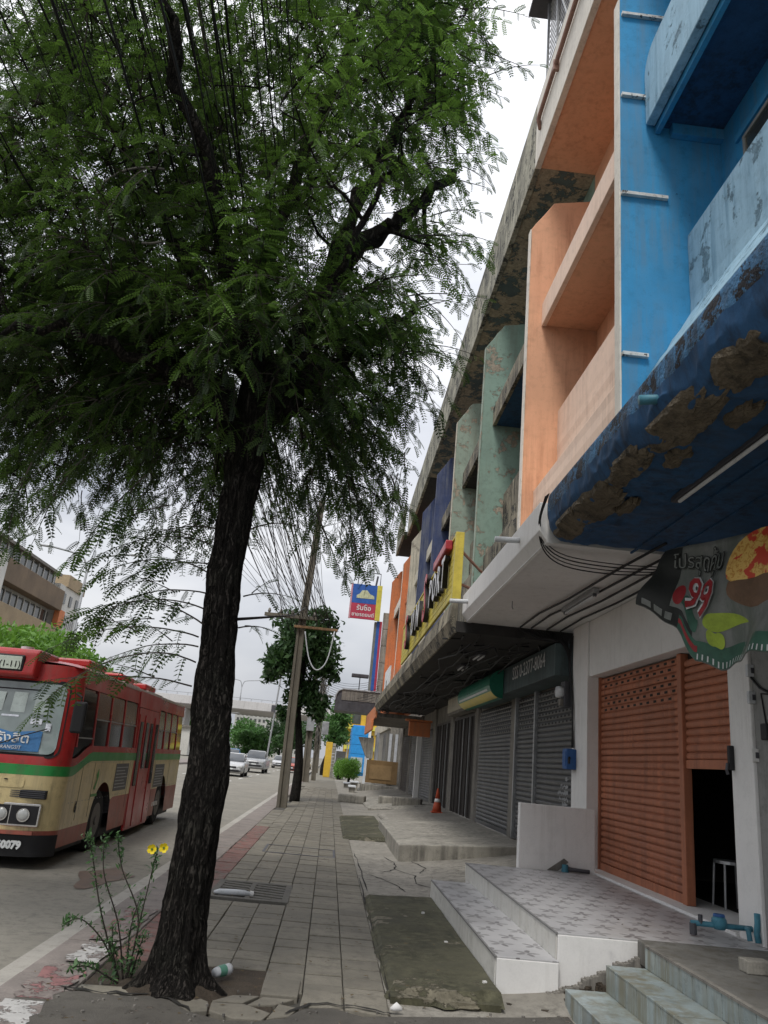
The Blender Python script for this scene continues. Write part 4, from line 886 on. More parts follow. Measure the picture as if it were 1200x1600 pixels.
def barkmat():
    g = NG('bark'); b = g.b
    n0 = g.noise(5, 3, .5); wv = g.n('ShaderNodeVectorMath'); wv.operation = 'MULTIPLY_ADD'
    nc = g.n('ShaderNodeTexNoise'); nc.inputs['Scale'].default_value = 3.5; nc.inputs['Detail'].default_value = 4; g.l(g.pos, nc.inputs[0])
    g.l(nc.outputs['Color'], wv.inputs[0]); wv.inputs[1].default_value = (.16, .16, .1); g.l(g.pos, wv.inputs[2])
    n1 = g.noise(24, 9, .76, g.map((1.6, 1.6, .17), wv.outputs[0])); n2 = g.noise(55, 5, .65, g.map((1, 1, .5)))
    rid = g.math('ABSOLUTE', g.math('SUBTRACT', n1, .5)); fis = g.ramp(rid, .0, .07)
    c = g.mix(g.ramp(n2, .3, .7), (.022, .019, .017), (.065, .057, .050)); c = g.mix(g.ramp(n0, .45, .75, 0, .5), c, (.06, .062, .048)); c = g.mix(fis, (.010, .009, .008), c)
    c = g.mix(g.ramp(g.noise(26, 6, .7, g.map((1, 1, .35))), .66, .72, 0, .5), c, (.16, .155, .14))
    g.l(c, b.inputs['Base Color']); b.inputs['Roughness'].default_value = .95; b.inputs['Specular IOR Level'].default_value = .15
    nn = g.bump(fis, 1., .05); nn = g.bump(n2, .8, .012, nn); g.l(nn, b.inputs['Normal']); return g.m
M['bark'] = barkmat(); M['twig'] = mat('twig_bark', (.05, .042, .035), .9, .3)

tree = thing('tamarind_tree', 'large tamarind street tree with dark furrowed trunk and feathery crown', 'tree', (-.9, 6.1, 0))
TP = [(-.90, 6.10, -.05, .30), (-.90, 6.10, .12, .245), (-.905, 6.1, .35, .20), (-.91, 6.1, .6, .183), (-.905, 6.1, 1.0, .185), (-.90, 6.1, 1.45, .19), (-.935, 6.1, 1.85, .188), (-.958, 6.1, 2.2, .183), (-.985, 6.1, 2.6, .172), (-.995, 6.1, 3.0, .165), (-.99, 6.1, 3.5, .17), (-.99, 6.1, 4.0, .185), (-1.0, 6.12, 4.5, .17), (-1.0, 6.15, 5.0, .14)]
zs = [p[2] for p in TP]
def tp(z): return [float(np.interp(z, zs, [p[i] for p in TP])) for i in (0, 1, 3)]
def trunk_pt(u, v):
    x, y, r = tp(u); r *= .80; a = v * 2 * math.pi
    fl = max(0, 1 - u / .5) ** 2
    r *= 1 + fl * (.22 * max(-.3, math.sin(a * 4 + .6)) + .18 * math.sin(a * 7 + 2)) + .25 * max(0, 1 - u / .16) ** 2 + .05 * math.sin(a * 3 + u * 1.5) 
    nv = Vector((math.cos(a) * 2.6, math.sin(a) * 2.6, u * 1.5)); r += .034 * mnoise.fractal(nv * 1.4, 1, 2, 6) + .010 * mnoise.noise(Vector((math.cos(a) * 9, math.sin(a) * 9, u * 2.2)))
    return (x + r * math.cos(a), y + r * math.sin(a), u)
mb = MB().grid(trunk_pt, np.linspace(-.05, 5.0, 150), np.linspace(0, 1, 73)); mb.build('trunk', M['bark'], tree, smooth=True, fix=False)
limbs = [
    [(-.95, 6.1, 4.2, .12), (-.55, 6.15, 4.75, .09), (-.1, 6.2, 5.25, .065), (.18, 6.25, 5.55, .04), (.36, 6.25, 5.72, .02)],
    [(-.97, 6.1, 4.5, .12), (-.62, 6.2, 5.5, .10), (-.2, 6.3, 6.4, .085), (.2, 6.4, 6.95, .065), (.60, 6.4, 7.5, .05)],
    [(-1.0, 6.15, 4.8, .11), (-1.15, 6.5, 6.2, .08), (-1.0, 6.9, 8.0, .055), (-.6, 6.6, 9.6, .05), (-.5, 6.6, 11, .02)],
    [(-1.0, 6.1, 4.2, .11), (-1.8, 6.2, 4.95, .085), (-2.8, 6.4, 5.45, .06), (-3.9, 6.6, 5.9, .035), (-4.9, 6.7, 6.1, .015)],
    [(-1.0, 6.15, 4.7, .11), (-1.9, 6.5, 6.1, .085), (-2.9, 6.8, 7.6, .06), (-3.7, 7.1, 9.0, .03)],
    [(-1.0, 6.2, 4.5, .10), (-.85, 7.1, 5.6, .08), (-.6, 8.0, 6.8, .05), (-.4, 8.6, 8.0, .02)],
    [(-1.0, 6.0, 4.6, .10), (-1.4, 5.3, 5.7, .075), (-1.9, 4.6, 6.9, .05), (-2.2, 4.1, 8.0, .02)],
    [(-.6, 6.25, 5.6, .085), (-.2, 6.4, 7.3, .065), (.15, 6.5, 8.6, .045), (.42, 6.6, 9.8, .02)],
    [(-1.05, 6.1, 4.1, .09), (-1.6, 5.7, 4.45, .06), (-2.3, 5.4, 4.55, .04), (-3.0, 5.2, 4.4, .015)],
    [(-.98, 6.1, 4.3, .07), (-.6, 5.6, 4.9, .05), (-.3, 5.2, 5.5, .03), (-.1, 4.9, 6.2, .012)],
]
nodesP = [];
for li, lb in enumerate(limbs):
    sp3 = smooth_path(lb); path = []; rad = []
    for i, q in enumerate(sp3):
        j = .035 if 0 < i < len(sp3) - 1 else 0
        path.append(q[:3] + rng.normal(0, j, 3)); rad.append(max(.01, float(q[3])) * (1 + .12 * rng.normal()))
    MB().tube(path, rad, 10).build('limb', M['bark'], tree, smooth=True)
    nodesP += [(p, r) for p, r in zip(path[2:], rad[2:])]
ELL = [((-1.75, 6.4, 7.5), (2.35, 2.5, 3.7), 1.25), ((-.95, 6.3, 5.15), (1.4, 1.5, 1.0), .45), ((-3.3, 6.6, 5.4), (1.8, 1.7, 1.35), .5), ((-4.4, 6.9, 7.4), (1.9, 2.2, 2.6), .4), ((-2.2, 6.3, 4.75), (1.2, 1.0, .7), .16), ((-.1, 6.3, 9.3), (.85, 1.4, 1.8), .2), ((-2.5, 6.8, 4.2), (2.2, 1.2, .75), .17), ((-.2, 6.9, 4.3), (.75, 1.0, .7), .07)]
wts = np.array([e[2] for e in ELL]); wts /= wts.sum()
targets = []
while len(targets) < 1230:
    c_, r_, _ = ELL[rng.choice(len(ELL), p=wts)]; d = rng.normal(size=3); d /= np.linalg.norm(d); rr_ = rng.random() ** (1 / 2.2)
    p = np.array(c_) + d * np.array(r_) * rr_
    if p[2] < 3.35 or p[1] < 3.0 or (p[2] < 4.0 and -1.5 < p[0] < -.5 and p[1] < 6.5): continue
    targets.append(p)
targets.sort(key=lambda p: np.linalg.norm(p - np.array([-1, 6.15, 4.6])))
brm = MB(); NP = [n_[0] for n_ in nodesP]; NR = [n_[1] for n_ in nodesP]
LV = Leaves(); fine = MB()
def twig(p0, d0, L, droop, dens=1., tint=None, big=1., r0=.006):
    p = np.array(p0, float); d = np.array(d0, float); d /= np.linalg.norm(d); n = max(5, int(L / .048)); path = [p.copy()]
    tn = tint if tint is not None else rng.beta(1.3, 2.6); side = 1
    for i in range(n):
        d = d + np.array([rng.normal(0, .05), rng.normal(0, .05), -droop * .06 + rng.normal(0, .03)]); d /= np.linalg.norm(d); p = p + d * L / n; path.append(p.copy())
        if i > 0 and rng.random() < dens:
            sd_ = np.cross(d, np.array([0, 0, 1.])); sd_ /= np.linalg.norm(sd_) + 1e-6
            side = -side; x = d * .55 + sd_ * side * .9 + np.array([rng.normal(0, .2), rng.normal(0, .2), -.28 + rng.normal(0, .25)])
            u = np.array([rng.normal(0, .35), rng.normal(0, .35), 1.]); LV.add(p.copy(), x, u, big * rng.uniform(.6, 1.6), np.clip(tn + rng.normal(0, .12), 0, 1))
    LV.add(p.copy(), d, np.array([0, .2, 1.]), big, tn)
    fine.tube(path, [r0 * (1 - .7 * i / n) for i in range(n + 1)], 3, cap=False)
for p in targets:
    A = np.array(NP); dd = np.linalg.norm(A - p, axis=1); core = np.linalg.norm(A - np.array([-1, 6.15, 4.6]), axis=1) < np.linalg.norm(p - np.array([-1, 6.15, 4.6])) + .1
    dd = np.where(core, dd, dd + 50); k = int(np.argmin(dd)); q = A[k]; r = min(.03, NR[k] * .6 + .003); L = np.linalg.norm(p - q)
    mid = (p + q) / 2 + np.array([rng.normal(0, .1) * L, rng.normal(0, .1) * L, .12 * L]); pts = smooth_path([tuple(q), tuple(mid), tuple(p)], 4)
    brm.tube(pts, list(np.linspace(r, max(.006, r * .45), len(pts))), 5, cap=False)
    for s_ in pts[3:]: NP.append(np.array(s_)); NR.append(max(.007, r * .6))
    out = p - np.array([-1.2, 6.2, p[2] - .6 if p[2] > 5 else 4.6]); out /= np.linalg.norm(out) + 1e-6
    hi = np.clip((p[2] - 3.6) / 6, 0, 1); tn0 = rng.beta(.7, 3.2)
    if p[0] > -1.3 and p[2] > 5.3 and rng.random() < .5: tn0 = .45 + .5 * rng.random()  # light through the upper right crown, painted as a brighter leaf tint
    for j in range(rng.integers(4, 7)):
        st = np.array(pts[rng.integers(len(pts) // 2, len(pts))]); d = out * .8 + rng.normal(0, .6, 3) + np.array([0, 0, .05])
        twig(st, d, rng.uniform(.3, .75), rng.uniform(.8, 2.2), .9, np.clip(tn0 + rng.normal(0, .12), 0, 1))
# hanging tips, trunk sprouts and the stray twigs at the outline
for (p, d, L, dr, big) in (((-1.1, 6.05, 2.90), (-1, -.1, .50), 1.0, .9, 1.3), ((-1.1, 6.05, 2.62), (-1, -.1, .42), 1.05, .9, 1.3), ((-1.12, 6.05, 2.40), (-1, -.15, .28), 1.15, .7, 1.3), ((-1.1, 6.0, 2.20), (-1, -.25, .38), 1.25, .95, 1.3), ((-1.1, 6.0, 2.02), (-1, -.3, .12), 1.0, .35, 1.2), ((-1.15, 6.05, 3.15), (-1, 0, .35), 1.0, 1.0, 1.3), ((-1.12, 6.1, 3.3), (-1, .1, .15), 1.1, .9, 1.3), ((-1.12, 6.05, 2.75), (-1, 0, .2), .9, .8, 1.3), ((-1.12, 6.1, 3.0), (-.8, .1, .1), .8, 1.1, 1.3), ((-1.1, 6.0, 2.32), (-1, -.1, .1), .7, .6, 1.2), ((-1.1, 6.0, 2.5), (-.9, .1, .6), .9, 1.2, 1.3),
                          ((-.82, 6.0, 2.75), (1, -.2, .4), .35, 1.2, 1), ((-.82, 6.0, 2.5), (.9, -.4, .3), .3, 1.4, 1), ((-.85, 6.0, 3.3), (.9, -.4, .5), .5, 1.4, 1.1), ((-.05, 6.1, 3.5), (.2, -.1, -.9), .55, .4, 1.1), ((.15, 6.2, 3.55), (.1, 0, -1), .4, .3, 1.), ((-.32, 6.0, 3.5), (.35, 0, -.7), .6, .6, 1.1), ((.25, 6.1, 3.95), (.4, 0, -.8), .45, .5, 1.), ((-3.1, 5.8, 3.7), (-.1, 0, -1), .6, .3, 1.2), ((-2.6, 5.8, 3.6), (-.3, 0, -1), .7, .4, 1.2), ((-2.2, 5.8, 3.7), (-.5, 0, -.7), .8, .6, 1.2), ((-1.7, 5.8, 3.6), (-.5, 0, -.6), .8, .8, 1.2), ((-1.5, 5.9, 3.4), (-.7, 0, -.2), .9, .9, 1.2)):
    twig(p, d, L, dr, 1., .12 + .15 * rng.random(), big, .008)
    for k in range(1): twig(np.array(p) + np.array(d) * L * rng.uniform(.15, .4), np.array(d) + rng.normal(0, .22, 3), L * .4, dr, 1., .1 + .2 * rng.random(), big)
for k in range(34):
    z = rng.uniform(5, 10); x = float(np.interp(z, [5, 6, 7.5, 9, 10], [.35, .5, .75, .75, .7])) - .25; y = rng.uniform(5.6, 6.9)
    twig((x, y, z), (1, rng.normal(0, .3), rng.uniform(-.3, .6)), rng.uniform(.4, .9), rng.uniform(.2, 1.2), .55, .2 + .2 * rng.random(), .85, .008)
for k in range(90):
    x = rng.uniform(-4.2, .4); twig((x, rng.uniform(5.9, 7.4), 3.9 + rng.uniform(-.35, .65) + (.3 if -1.6 < x < -.5 else 0)), (rng.normal(0, .4), rng.normal(0, .3), -.6), rng.uniform(.3, .65), rng.uniform(.6, 1.5), .9, .05 + .2 * rng.random(), .95)
tag(brm.build('branches', M['bark'], tree, smooth=True, fix=False), kind='stuff'); tag(fine.build('twigs', M['twig'], tree, fix=False), kind='stuff')
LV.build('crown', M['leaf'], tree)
print('tamarind leaves', len(LV.P))

def foliage(name, blobs, n, size, m, parent, seed=0, shell=2.5, up=.3):
    r = np.random.default_rng(seed); w_ = np.array([b[1][0] * b[1][1] * b[1][2] for b in blobs]) ** .66; w_ /= w_.sum()
    idx = r.choice(len(blobs), n, p=w_); C_ = np.array([b[0] for b in blobs])[idx]; Rr = np.array([b[1] for b in blobs])[idx]
    d = r.normal(size=(n, 3)); d /= np.linalg.norm(d, axis=1, keepdims=True); P = C_ + d * Rr * (r.random(n) ** (1 / shell))[:, None] * (1 + .12 * r.normal(size=n))[:, None]
    nr = r.normal(size=(n, 3)) + np.array([0, 0, up]); nr /= np.linalg.norm(nr, axis=1, keepdims=True); X = np.cross(nr, r.normal(size=(n, 3))); X /= np.linalg.norm(X, axis=1, keepdims=True); Yv = np.cross(nr, X)
    s_ = size * r.uniform(.6, 1.4, n)[:, None]
    V = np.stack([P - X * s_, P + Yv * s_ * .42 - nr * s_ * .1, P + X * s_, P - Yv * s_ * .42 - nr * s_ * .1], axis=1).reshape(-1, 3)
    ti = np.repeat(np.clip(r.beta(1.5, 2, n) * .6 + .5 * r.random(len(blobs))[idx] * .8, 0, 1), 4)
    return np_mesh(name, V, np.arange(len(V)).reshape(-1, 4), m, parent, ti)
def blobs_in(c, rad, k, seed, br=.45):
    r = np.random.default_rng(seed); out = []
    for i in range(k):
        d = r.normal(size=3); d /= np.linalg.norm(d); q = np.array(c) + d * np.array(rad) * r.random() ** .4 * (1 - br * .6); out.append((tuple(q), tuple(np.array(rad) * br * r.uniform(.6, 1.1))))
    return out
def simple_tree(name, label, base, h, c, rad, n, size, m, tr=.12, seed=1, group=None, k=10, lean=(0, 0)):
    t = thing(name, label, 'tree', base, group); bx_, by_, bz_ = base
    top = Vector((c[0], c[1], c[2] + rad[2] * .2)); path = [(bx_, by_, bz_ - .1), (bx_ + lean[0] * .5, by_, bz_ + h * .35), tuple(Vector((bx_, by_, bz_)).lerp(top, .6)), tuple(top)]
    MB().tube(smooth_path(path, 4), list(np.linspace(tr * 1.2, tr * .35, 13)), 10).build('trunk', M['bark'], t, smooth=True)
    bl = blobs_in(c, rad, k, seed); br = MB()
    for q, _ in bl[:8]: br.tube([tuple(Vector((bx_, by_, bz_)).lerp(top, .55)), tuple((Vector(q) + top) / 2 - Vector((0, 0, .2))), q], [tr * .4, tr * .25, tr * .08], 5, cap=False)
    tag(br.build('branches', M['bark'], t, smooth=True, fix=False), kind='stuff')
    foliage('crown', bl, n, size, m, t, seed); return t
# second street tree, overgrown with creepers round the pole
t2 = simple_tree('creeper_clad_tree', 'small dark bushy street tree just behind the leaning concrete pole', (-1.12, 30, 0), 4, (-1.6, 29.6, 5.35), (1.75, 1.5, 1.7), 4200, .13, M['leaf2'], .17, 4, k=26)
for k, (c0, r0_, n_) in enumerate((((-2.4, 29.5, 4.9), (.8, .8, 1.0), 1100), ((-.5, 29.5, 4.9), (.7, .8, 1.1), 1100), ((-1.3, 29.8, 3.7), (.8, .8, 1.2), 1300), ((-1.0, 29.6, 6.6), (.9, .8, .7), 800), ((-1.9, 29.6, 2.9), (.45, .5, .6), 350), ((-.6, 29.6, 3.3), (.5, .5, .9), 500))):
    foliage('foliage_clump', blobs_in(c0, r0_, 7, 50 + k, .5), n_, .12, M['leaf2'], t2, 6 + k, 1.6)
simple_tree('pavement_tree', 'light green street tree on the far pavement beyond the cable-draped poles', (-.6, 78, 0), 3, (.6, 79, 5.0), (2.3, 3.0, 2.2), 5200, .17, M['leaf4'], .16, 9, k=16)
simple_tree('far_pavement_tree', 'pale green tree behind the blue building at the far pavement', (3.6, 120, 0), 5, (3.8, 120, 8.0), (4, 4, 3.5), 4000, .3, M['leaf3'], .2, 12, k=14)
# trees in the middle of the road and beyond the flyover
simple_tree('median_tree', 'bright light green tree rising behind the bus roof', (-15.5, 38, -.1), 3, (-15.3, 38, 4.2), (4.2, 5.2, 2.3), 13000, .17, M['leaf3'], .2, 15, k=26)
tn_ = 0
LBT = ['green tree under the left end of the flyover', 'green tree filling the middle of the gap under the flyover', 'green tree beside the leaning pole under the flyover', 'bushy tree low behind the parked pickup under the flyover', 'dark tree farthest back under the flyover']
for i, (x, y, z, rx, rz) in enumerate(((-28, 172, 4.6, 6, 4.6), (-19, 190, 5.0, 6.5, 4.6), (-11.5, 182, 5.0, 6, 4.6), (-15, 160, 2.6, 4.5, 2.8), (-8, 215, 6.5, 7, 5))):
    simple_tree('distant_tree', LBT[i], (x, y, -.1), 4, (x, y, z), (rx, rx, rz), 3200, .42, M['leaf4'] if i % 2 else M['leaf2'], .3, 30 + i, 'trees beyond the flyover', k=14)
# clipped bush by the pavement
tb2 = thing('clipped_bush', 'bright green clipped bush beside the far pavement', 'bush', (1.6, 60, 0))
foliage('foliage', [((1.6 + dx, 60.5 + dy, 1.0 + dz), (.45, .6, .5)) for dx in (-.35, 0, .35) for dy in (-.5, .5) for dz in (-.2, .25)], 5200, .065, M['leaf3'], tb2, 3, 4); MB().tube([(1.6, 60.4, 0), (1.6, 60.4, .7)], .12, 6).build('stem', M['bark'], tb2)
th = thing('far_hedge', 'green hedge behind the clipped bush', 'hedge', (.9, 68, 0)); foliage('foliage', [((.95, 67 + i * 1.3, .8), (.5, .8, .75)) for i in range(5)], 3200, .08, M['leaf3'], th, 8, 4); MB().box(.8, 1.1, 66.6, 72.4, -.02, .5).build('stem', M['bark'], th)
# weed with yellow flowers at the foot of the trunk
wd = thing('flowering_weed', 'leggy weed with two yellow flowers growing beside the tree trunk', 'plant', (-1.28, 6.2, 0))
M['wleaf'] = leafmat('weed_leaf', (.03, .07, .03), (.10, .2, .07), .25); M['petal'] = mat('yellow_petal', (.80, .62, .02), .6, .1); 
sm = MB(); WP = []; WX_ = []; WU = []; WS = []
stems = [[(-1.27, 6.2, 0), (-1.36, 6.15, .35), (-1.50, 6.05, .68), (-1.53, 6.0, .92)], [(-1.25, 6.2, 0), (-1.22, 6.12, .4), (-1.38, 6.05, .72), (-1.44, 6.0, .93)], [(-1.23, 6.18, 0), (-1.20, 6.05, .3), (-1.16, 5.95, .6), (-1.135, 5.92, .86)], [(-1.3, 6.2, 0), (-1.45, 6.2, .22), (-1.62, 6.15, .36), (-1.72, 6.1, .33)], [(-1.26, 6.25, 0), (-1.30, 6.3, .28), (-1.28, 6.35, .5)], [(-1.28, 6.1, 0), (-1.45, 5.95, .12), (-1.56, 5.9, .12)], [(-1.22, 6.2, 0), (-1.18, 6.1, .18), (-1.15, 6.05, .32)], [(-1.30, 6.2, 0), (-1.36, 6.12, .2), (-1.38, 6.08, .36)], [(-1.30, 6.2, 0), (-1.48, 6.1, .42), (-1.60, 6.02, .8), (-1.66, 6.0, .92)]]
for si, s_ in enumerate(stems):
    pth = smooth_path(s_, 8); sm.tube(pth, list(np.linspace(.007, .003, len(pth))), 5)
    for i, p in enumerate(pth[2:]):
        f = i / len(pth); nlf = 3 if f < .72 else 9
        if si >= 4: nlf = 6
        for _ in range(nlf):
            WP.append(p + rng.normal(0, .012, 3)); WX_.append(rng.normal(0, 1, 3) + np.array([0, 0, .25])); WU.append(rng.normal(0, .4, 3) + np.array([0, 0, 1])); WS.append(rng.uniform(.025, .06))
sm.build('stem', M['twig'], wd, smooth=True)
lt_ = np.array([[0, 0, 0], [.5, .19, .05], [1, 0, -.05], [.5, -.19, .05]]); v = place_leaves(lt_, np.array(WP), np.array(WX_), np.array(WU), np.array(WS))
np_mesh('leaves', v.reshape(-1, 3), np.arange(len(WP) * 4).reshape(-1, 4), M['wleaf'], wd, np.repeat(rng.random(len(WP)), 4))
for (x, y, z) in ((-1.165, 5.90, .885), (-1.085, 5.90, .90)):
    fb = MB()
    for k in range(5):
        a = k * 2 * math.pi / 5; cxx, czz = math.cos(a), math.sin(a); tx, tz = -czz, cxx
        fb.quad((x, y, z), (x + .018 * cxx + .017 * tx, y - .008, z + .018 * czz + .017 * tz), (x + .032 * cxx + .011 * tx, y - .016, z + .032 * czz + .011 * tz), (x + .032 * cxx - .011 * tx, y - .016, z + .032 * czz - .011 * tz), (x + .018 * cxx - .017 * tx, y - .008, z + .018 * czz - .017 * tz))
    fb.build('flower', M['petal'], wd, fix=False); MB().tube([(x, y - .012, z), (x, y + .02, z - .01)], [.008, .005], 6).build('flower_centre', M['leaf3'], wd)

# fallen leaflets, dust and grit on the pavement and forecourt
lf = MB()
for k in range(900):
    x = rk.uniform(-1.9, 3.4); y = 5.2 + 14 * rk.random() ** 1.6
    if x > .7: 
        if 6.5 < y < 11 and x > 1.4: z = .262 if x < 1.9 else .462
        else: z = az(x, y) + .006
        if .6 < x < 1.46 and 6.2 < y < 10.4: z = .1
        if y > 14.2 and x > 1.3: continue
        if rk.random() < .6: continue
    else: z = .014 if x < -1.5 else .011
    a = rk.uniform(0, 6.28); L = rk.uniform(.008, .026); w_ = L * rk.uniform(.25, .6); c0, s0 = math.cos(a), math.sin(a)
    lf.quad((x - c0 * L, y - s0 * L, z), (x + s0 * w_, y - c0 * w_, z + .004), (x + c0 * L, y + s0 * L, z + .002), (x - s0 * w_, y + c0 * w_, z + .003))
tag(lf.build('fallen_leaves', mat('dry_leaf', (.13, .095, .05), .9, .5, 30), None, fix=False), 'dry fallen leaflets scattered over the pavement', 'leaves', kind='stuff')
# ---------------------------------------------------------------- bus (local: x 0 kerb side .. -2.35, y 0 front .. 9.2, z 0 road)
def carpaint(name, col, rough=.35, dirt=.35):
    return mat(name, col, rough, .12, 1.5, .08, 80, stain=(dk((.13, .10, .075), 1), min(1, dirt * 1.3), .47), spec=.4, coat=.12, wave=.3)
M['busred'] = carpaint('bus_red_paint', (.42, .022, .022)); M['buscream'] = carpaint('bus_cream_paint', (.64, .52, .27)); M['busgreen'] = carpaint('bus_green_stripe', (.025, .27, .06)); M['busskirt'] = carpaint('bus_faded_red_skirt', (.36, .10, .07), .5, .5)
M['glassdark'] = glassy('dark_bus_glass', (.012, .013, .014), .06); M['glasspale'] = glassy('hazy_pane', (.10, .115, .105), .2, .5); M['windscreen'] = glassy('windscreen', (.24, .29, .285), .08, .8)
M['chrome'] = mat('chrome', (.65, .65, .66), .15, .05, metal=1.); M['lens'] = glassy('lamp_lens', (.42, .43, .42), .05, .8)
M['tyre'] = mat('tyre', (.02, .02, .021), .85); M['rim'] = mat('steel_rim', (.18, .17, .16), .6, metal=.4)
bus = thing('city_bus', 'red and cream city bus with green stripe driving towards the camera', 'bus', (-3.5, 10.95, -.12), None, (0, R(-1.2), R(1.0))); ORG[bus.name] = Vector((0, 0, 0))
W_, L_ = 2.35, 9.2
def outline(rc=.30, inset=0.):
    P = []
    for y in np.arange(L_ - .1, rc, -.1): P.append((-W_ + inset, y))
    for a in np.linspace(0, math.pi / 2, 8): P.append((-W_ + rc - (rc - inset) * math.cos(a), rc - (rc - inset) * math.sin(a)))
    for x in np.linspace(-W_ + rc, -rc, 16)[1:-1]: P.append((x, inset))
    for a in np.linspace(math.pi / 2, 0, 8): P.append((-rc + (rc - inset) * math.cos(a), rc - (rc - inset) * math.sin(a)))
    for y in np.arange(rc + .05, L_, .05): P.append((-inset, y))
    for x in np.linspace(0, -W_, 8): P.append((x - inset if x > -1 else x + inset, L_ - inset))
    return P
def bowed(x, y, z):
    k = max(0., 1 - y / 1.2) ; rake = .17 * max(0, (z - 1.3)) ; b_ = .10 * ((x + W_ / 2) / (W_ / 2)) ** 2
    tuck = .05 * max(0, (z - 1.4)) ** 1.3
    xx = x + (-tuck if x > -W_ / 2 else tuck) * min(1, abs(x + W_ / 2) / (W_ / 2))
    return (xx, y + k * (rake + b_), z)
sm_ = lambda t: (lambda q: q * q * (3 - 2 * q))(max(0, min(1, t)))
def s_shift(x, y): return .20 * sm_((y - .35) / 1.1)
WHE = [(2.35, .46), (7.3, .46)]
def arch(x, y):
    if y < .4 or abs(x + W_ / 2) < W_ / 2 - .2: return 0
    z = 0
    for wy, wz in WHE:
        d = abs(y - wy)
        if d < .60: z = max(z, .42 + math.sqrt(.36 - d * d))
    return z
def band(name, m, zlo, zhi, inset=0., nz=4, cond=None, rc=.30):
    P = outline(rc, inset); mb = MB()
    for (p, q) in zip(P[:-1], P[1:]):
        if cond and not (cond(*p) and cond(*q)): continue
        cols = []
        for r in (p, q):
            lo = max(zlo(*r), arch(*r)); hi = zhi(*r)
            cols.append(None if hi - lo < .004 else [bowed(r[0], r[1], lo + (hi - lo) * t) for t in np.linspace(0, 1, nz)])
        if None in cols: continue
        for k in range(nz - 1): mb.quad(cols[0][k], cols[1][k], cols[1][k + 1], cols[0][k + 1])
    o = mb.build(name, m, bus, fix=False); bm = bmesh.new(); bm.from_mesh(o.data); bmesh.ops.remove_doubles(bm, verts=bm.verts, dist=.0005); bmesh.ops.recalc_face_normals(bm, faces=bm.faces); bm.to_mesh(o.data); bm.free()
    o.data.polygons.foreach_set('use_smooth', [True] * len(o.data.polygons)); return o
front = lambda x, y: y < .33
c_ = lambda v: (lambda x, y: v)
zr = lambda x, y: .47 + .30 * sm_((y - 2.2) / .9) if y > .25 else .47
band('front_bumper', M['black'], c_(.16), c_(.42), -.03, cond=lambda x, y: y < .25)
band('skirt', M['busskirt'], c_(.24), zr); band('cream_panel', M['buscream'], zr, lambda x, y: 1.15 + s_shift(x, y))
band('green_stripe', M['busgreen'], lambda x, y: 1.15 + s_shift(x, y), lambda x, y: 1.28 + s_shift(x, y), -.002)
sill = lambda x, y: 1.37 + .18 * sm_((y - .35) / .9); head = lambda x, y: 2.38 if y < .4 else 2.36
band('waist_panel', M['busred'], lambda x, y: 1.28 + s_shift(x, y), lambda x, y: sill(x, y) + .02)
band('window_band', M['glassdark'], lambda x, y: sill(x, y) - .01, lambda x, y: head(x, y) + .01, .025, 6, cond=lambda x, y: y > .30)
band('header_panel', M['busred'], head, c_(2.62), 0., 4)
for sd2 in (0, 1): band('corner_pillar', M['busred'], lambda x, y: sill(x, y) - .01, lambda x, y: head(x, y) + .01, .0, 6, cond=(lambda x, y: y < .31 and x > -.17) if sd2 else (lambda x, y: y < .31 and x < -W_ + .17))
# windscreen with black gasket
def fpt(x, z, off=0.):
    rc = .30; y = 0. if -W_ + rc < x < -rc else rc - math.sqrt(max(0, rc * rc - (rc - min(-x, x + W_)) ** 2))
    p = bowed(x, y, z); return (p[0], p[1] - off, p[2])
def rrect(x0, x1, z0, z1, r, n=6):
    P = []
    for cx_, cz_, a0 in ((x1 - r, z1 - r, 0), (x0 + r, z1 - r, 90), (x0 + r, z0 + r, 180), (x1 - r, z0 + r, 270)):
        for a in np.linspace(a0, a0 + 90, n): P.append((cx_ + r * math.cos(R(a)), cz_ + r * math.sin(R(a))))
    return P
def fpanel(name, m, x0, x1, z0, z1, r, off, par=bus):
    mb = MB(); P = rrect(x0, x1, z0, z1, r); cx_, cz_ = (x0 + x1) / 2, (z0 + z1) / 2; n = len(P)
    for t in (0, .35, .7, 1):
        for p in P: mb.v.append(fpt(cx_ + (p[0] - cx_) * t, cz_ + (p[1] - cz_) * t, off))
    for k in range(3):
        for a in range(n): mb.f.append((k * n + a, k * n + (a + 1) % n, (k + 1) * n + (a + 1) % n, (k + 1) * n + a))
    return mb.build(name, m, par, smooth=True)
fpanel('windscreen_gasket', M['black'], -2.24, -.11, 1.37, 2.40, .12, .008)
ws = fpanel('windscreen', M['windscreen'], -2.19, -.16, 1.42, 2.35, .10, .014)
M['paper'] = mat('pale_pane', (.40, .46, .45), .5, .2, 6)  # pale panel colour, for cabin windows and the far shop window
for i in range(6): fpanel('seen_through_window', M['paper'], -.36 - i * .30 - .19, -.36 - i * .30, 1.93 + .01 * (i % 3), 2.20 + .01 * (i % 2), .005, .017, ws)  # pale panels stand in for bright bus windows seen through the glass
for (a, b_, z0, z1) in ((-.95, -.72, 1.88, 1.905), (-.55, -.40, 1.80, 1.87), (-1.3, -1.2, 1.75, 1.85), (-.34, -.27, 1.72, 1.82)): fpanel('reflection_patch', M['chrome'], a, b_, z0, z1, .004, .018, ws)  # chrome slips stand in for reflections on the windscreen
M['bussign'] = mat('blue_bus_sign', (.06, .20, .44), .4, .2, 8)
fpanel('route_board', M['bussign'], -1.15, -.36, 1.445, 1.71, .01, .019, ws)
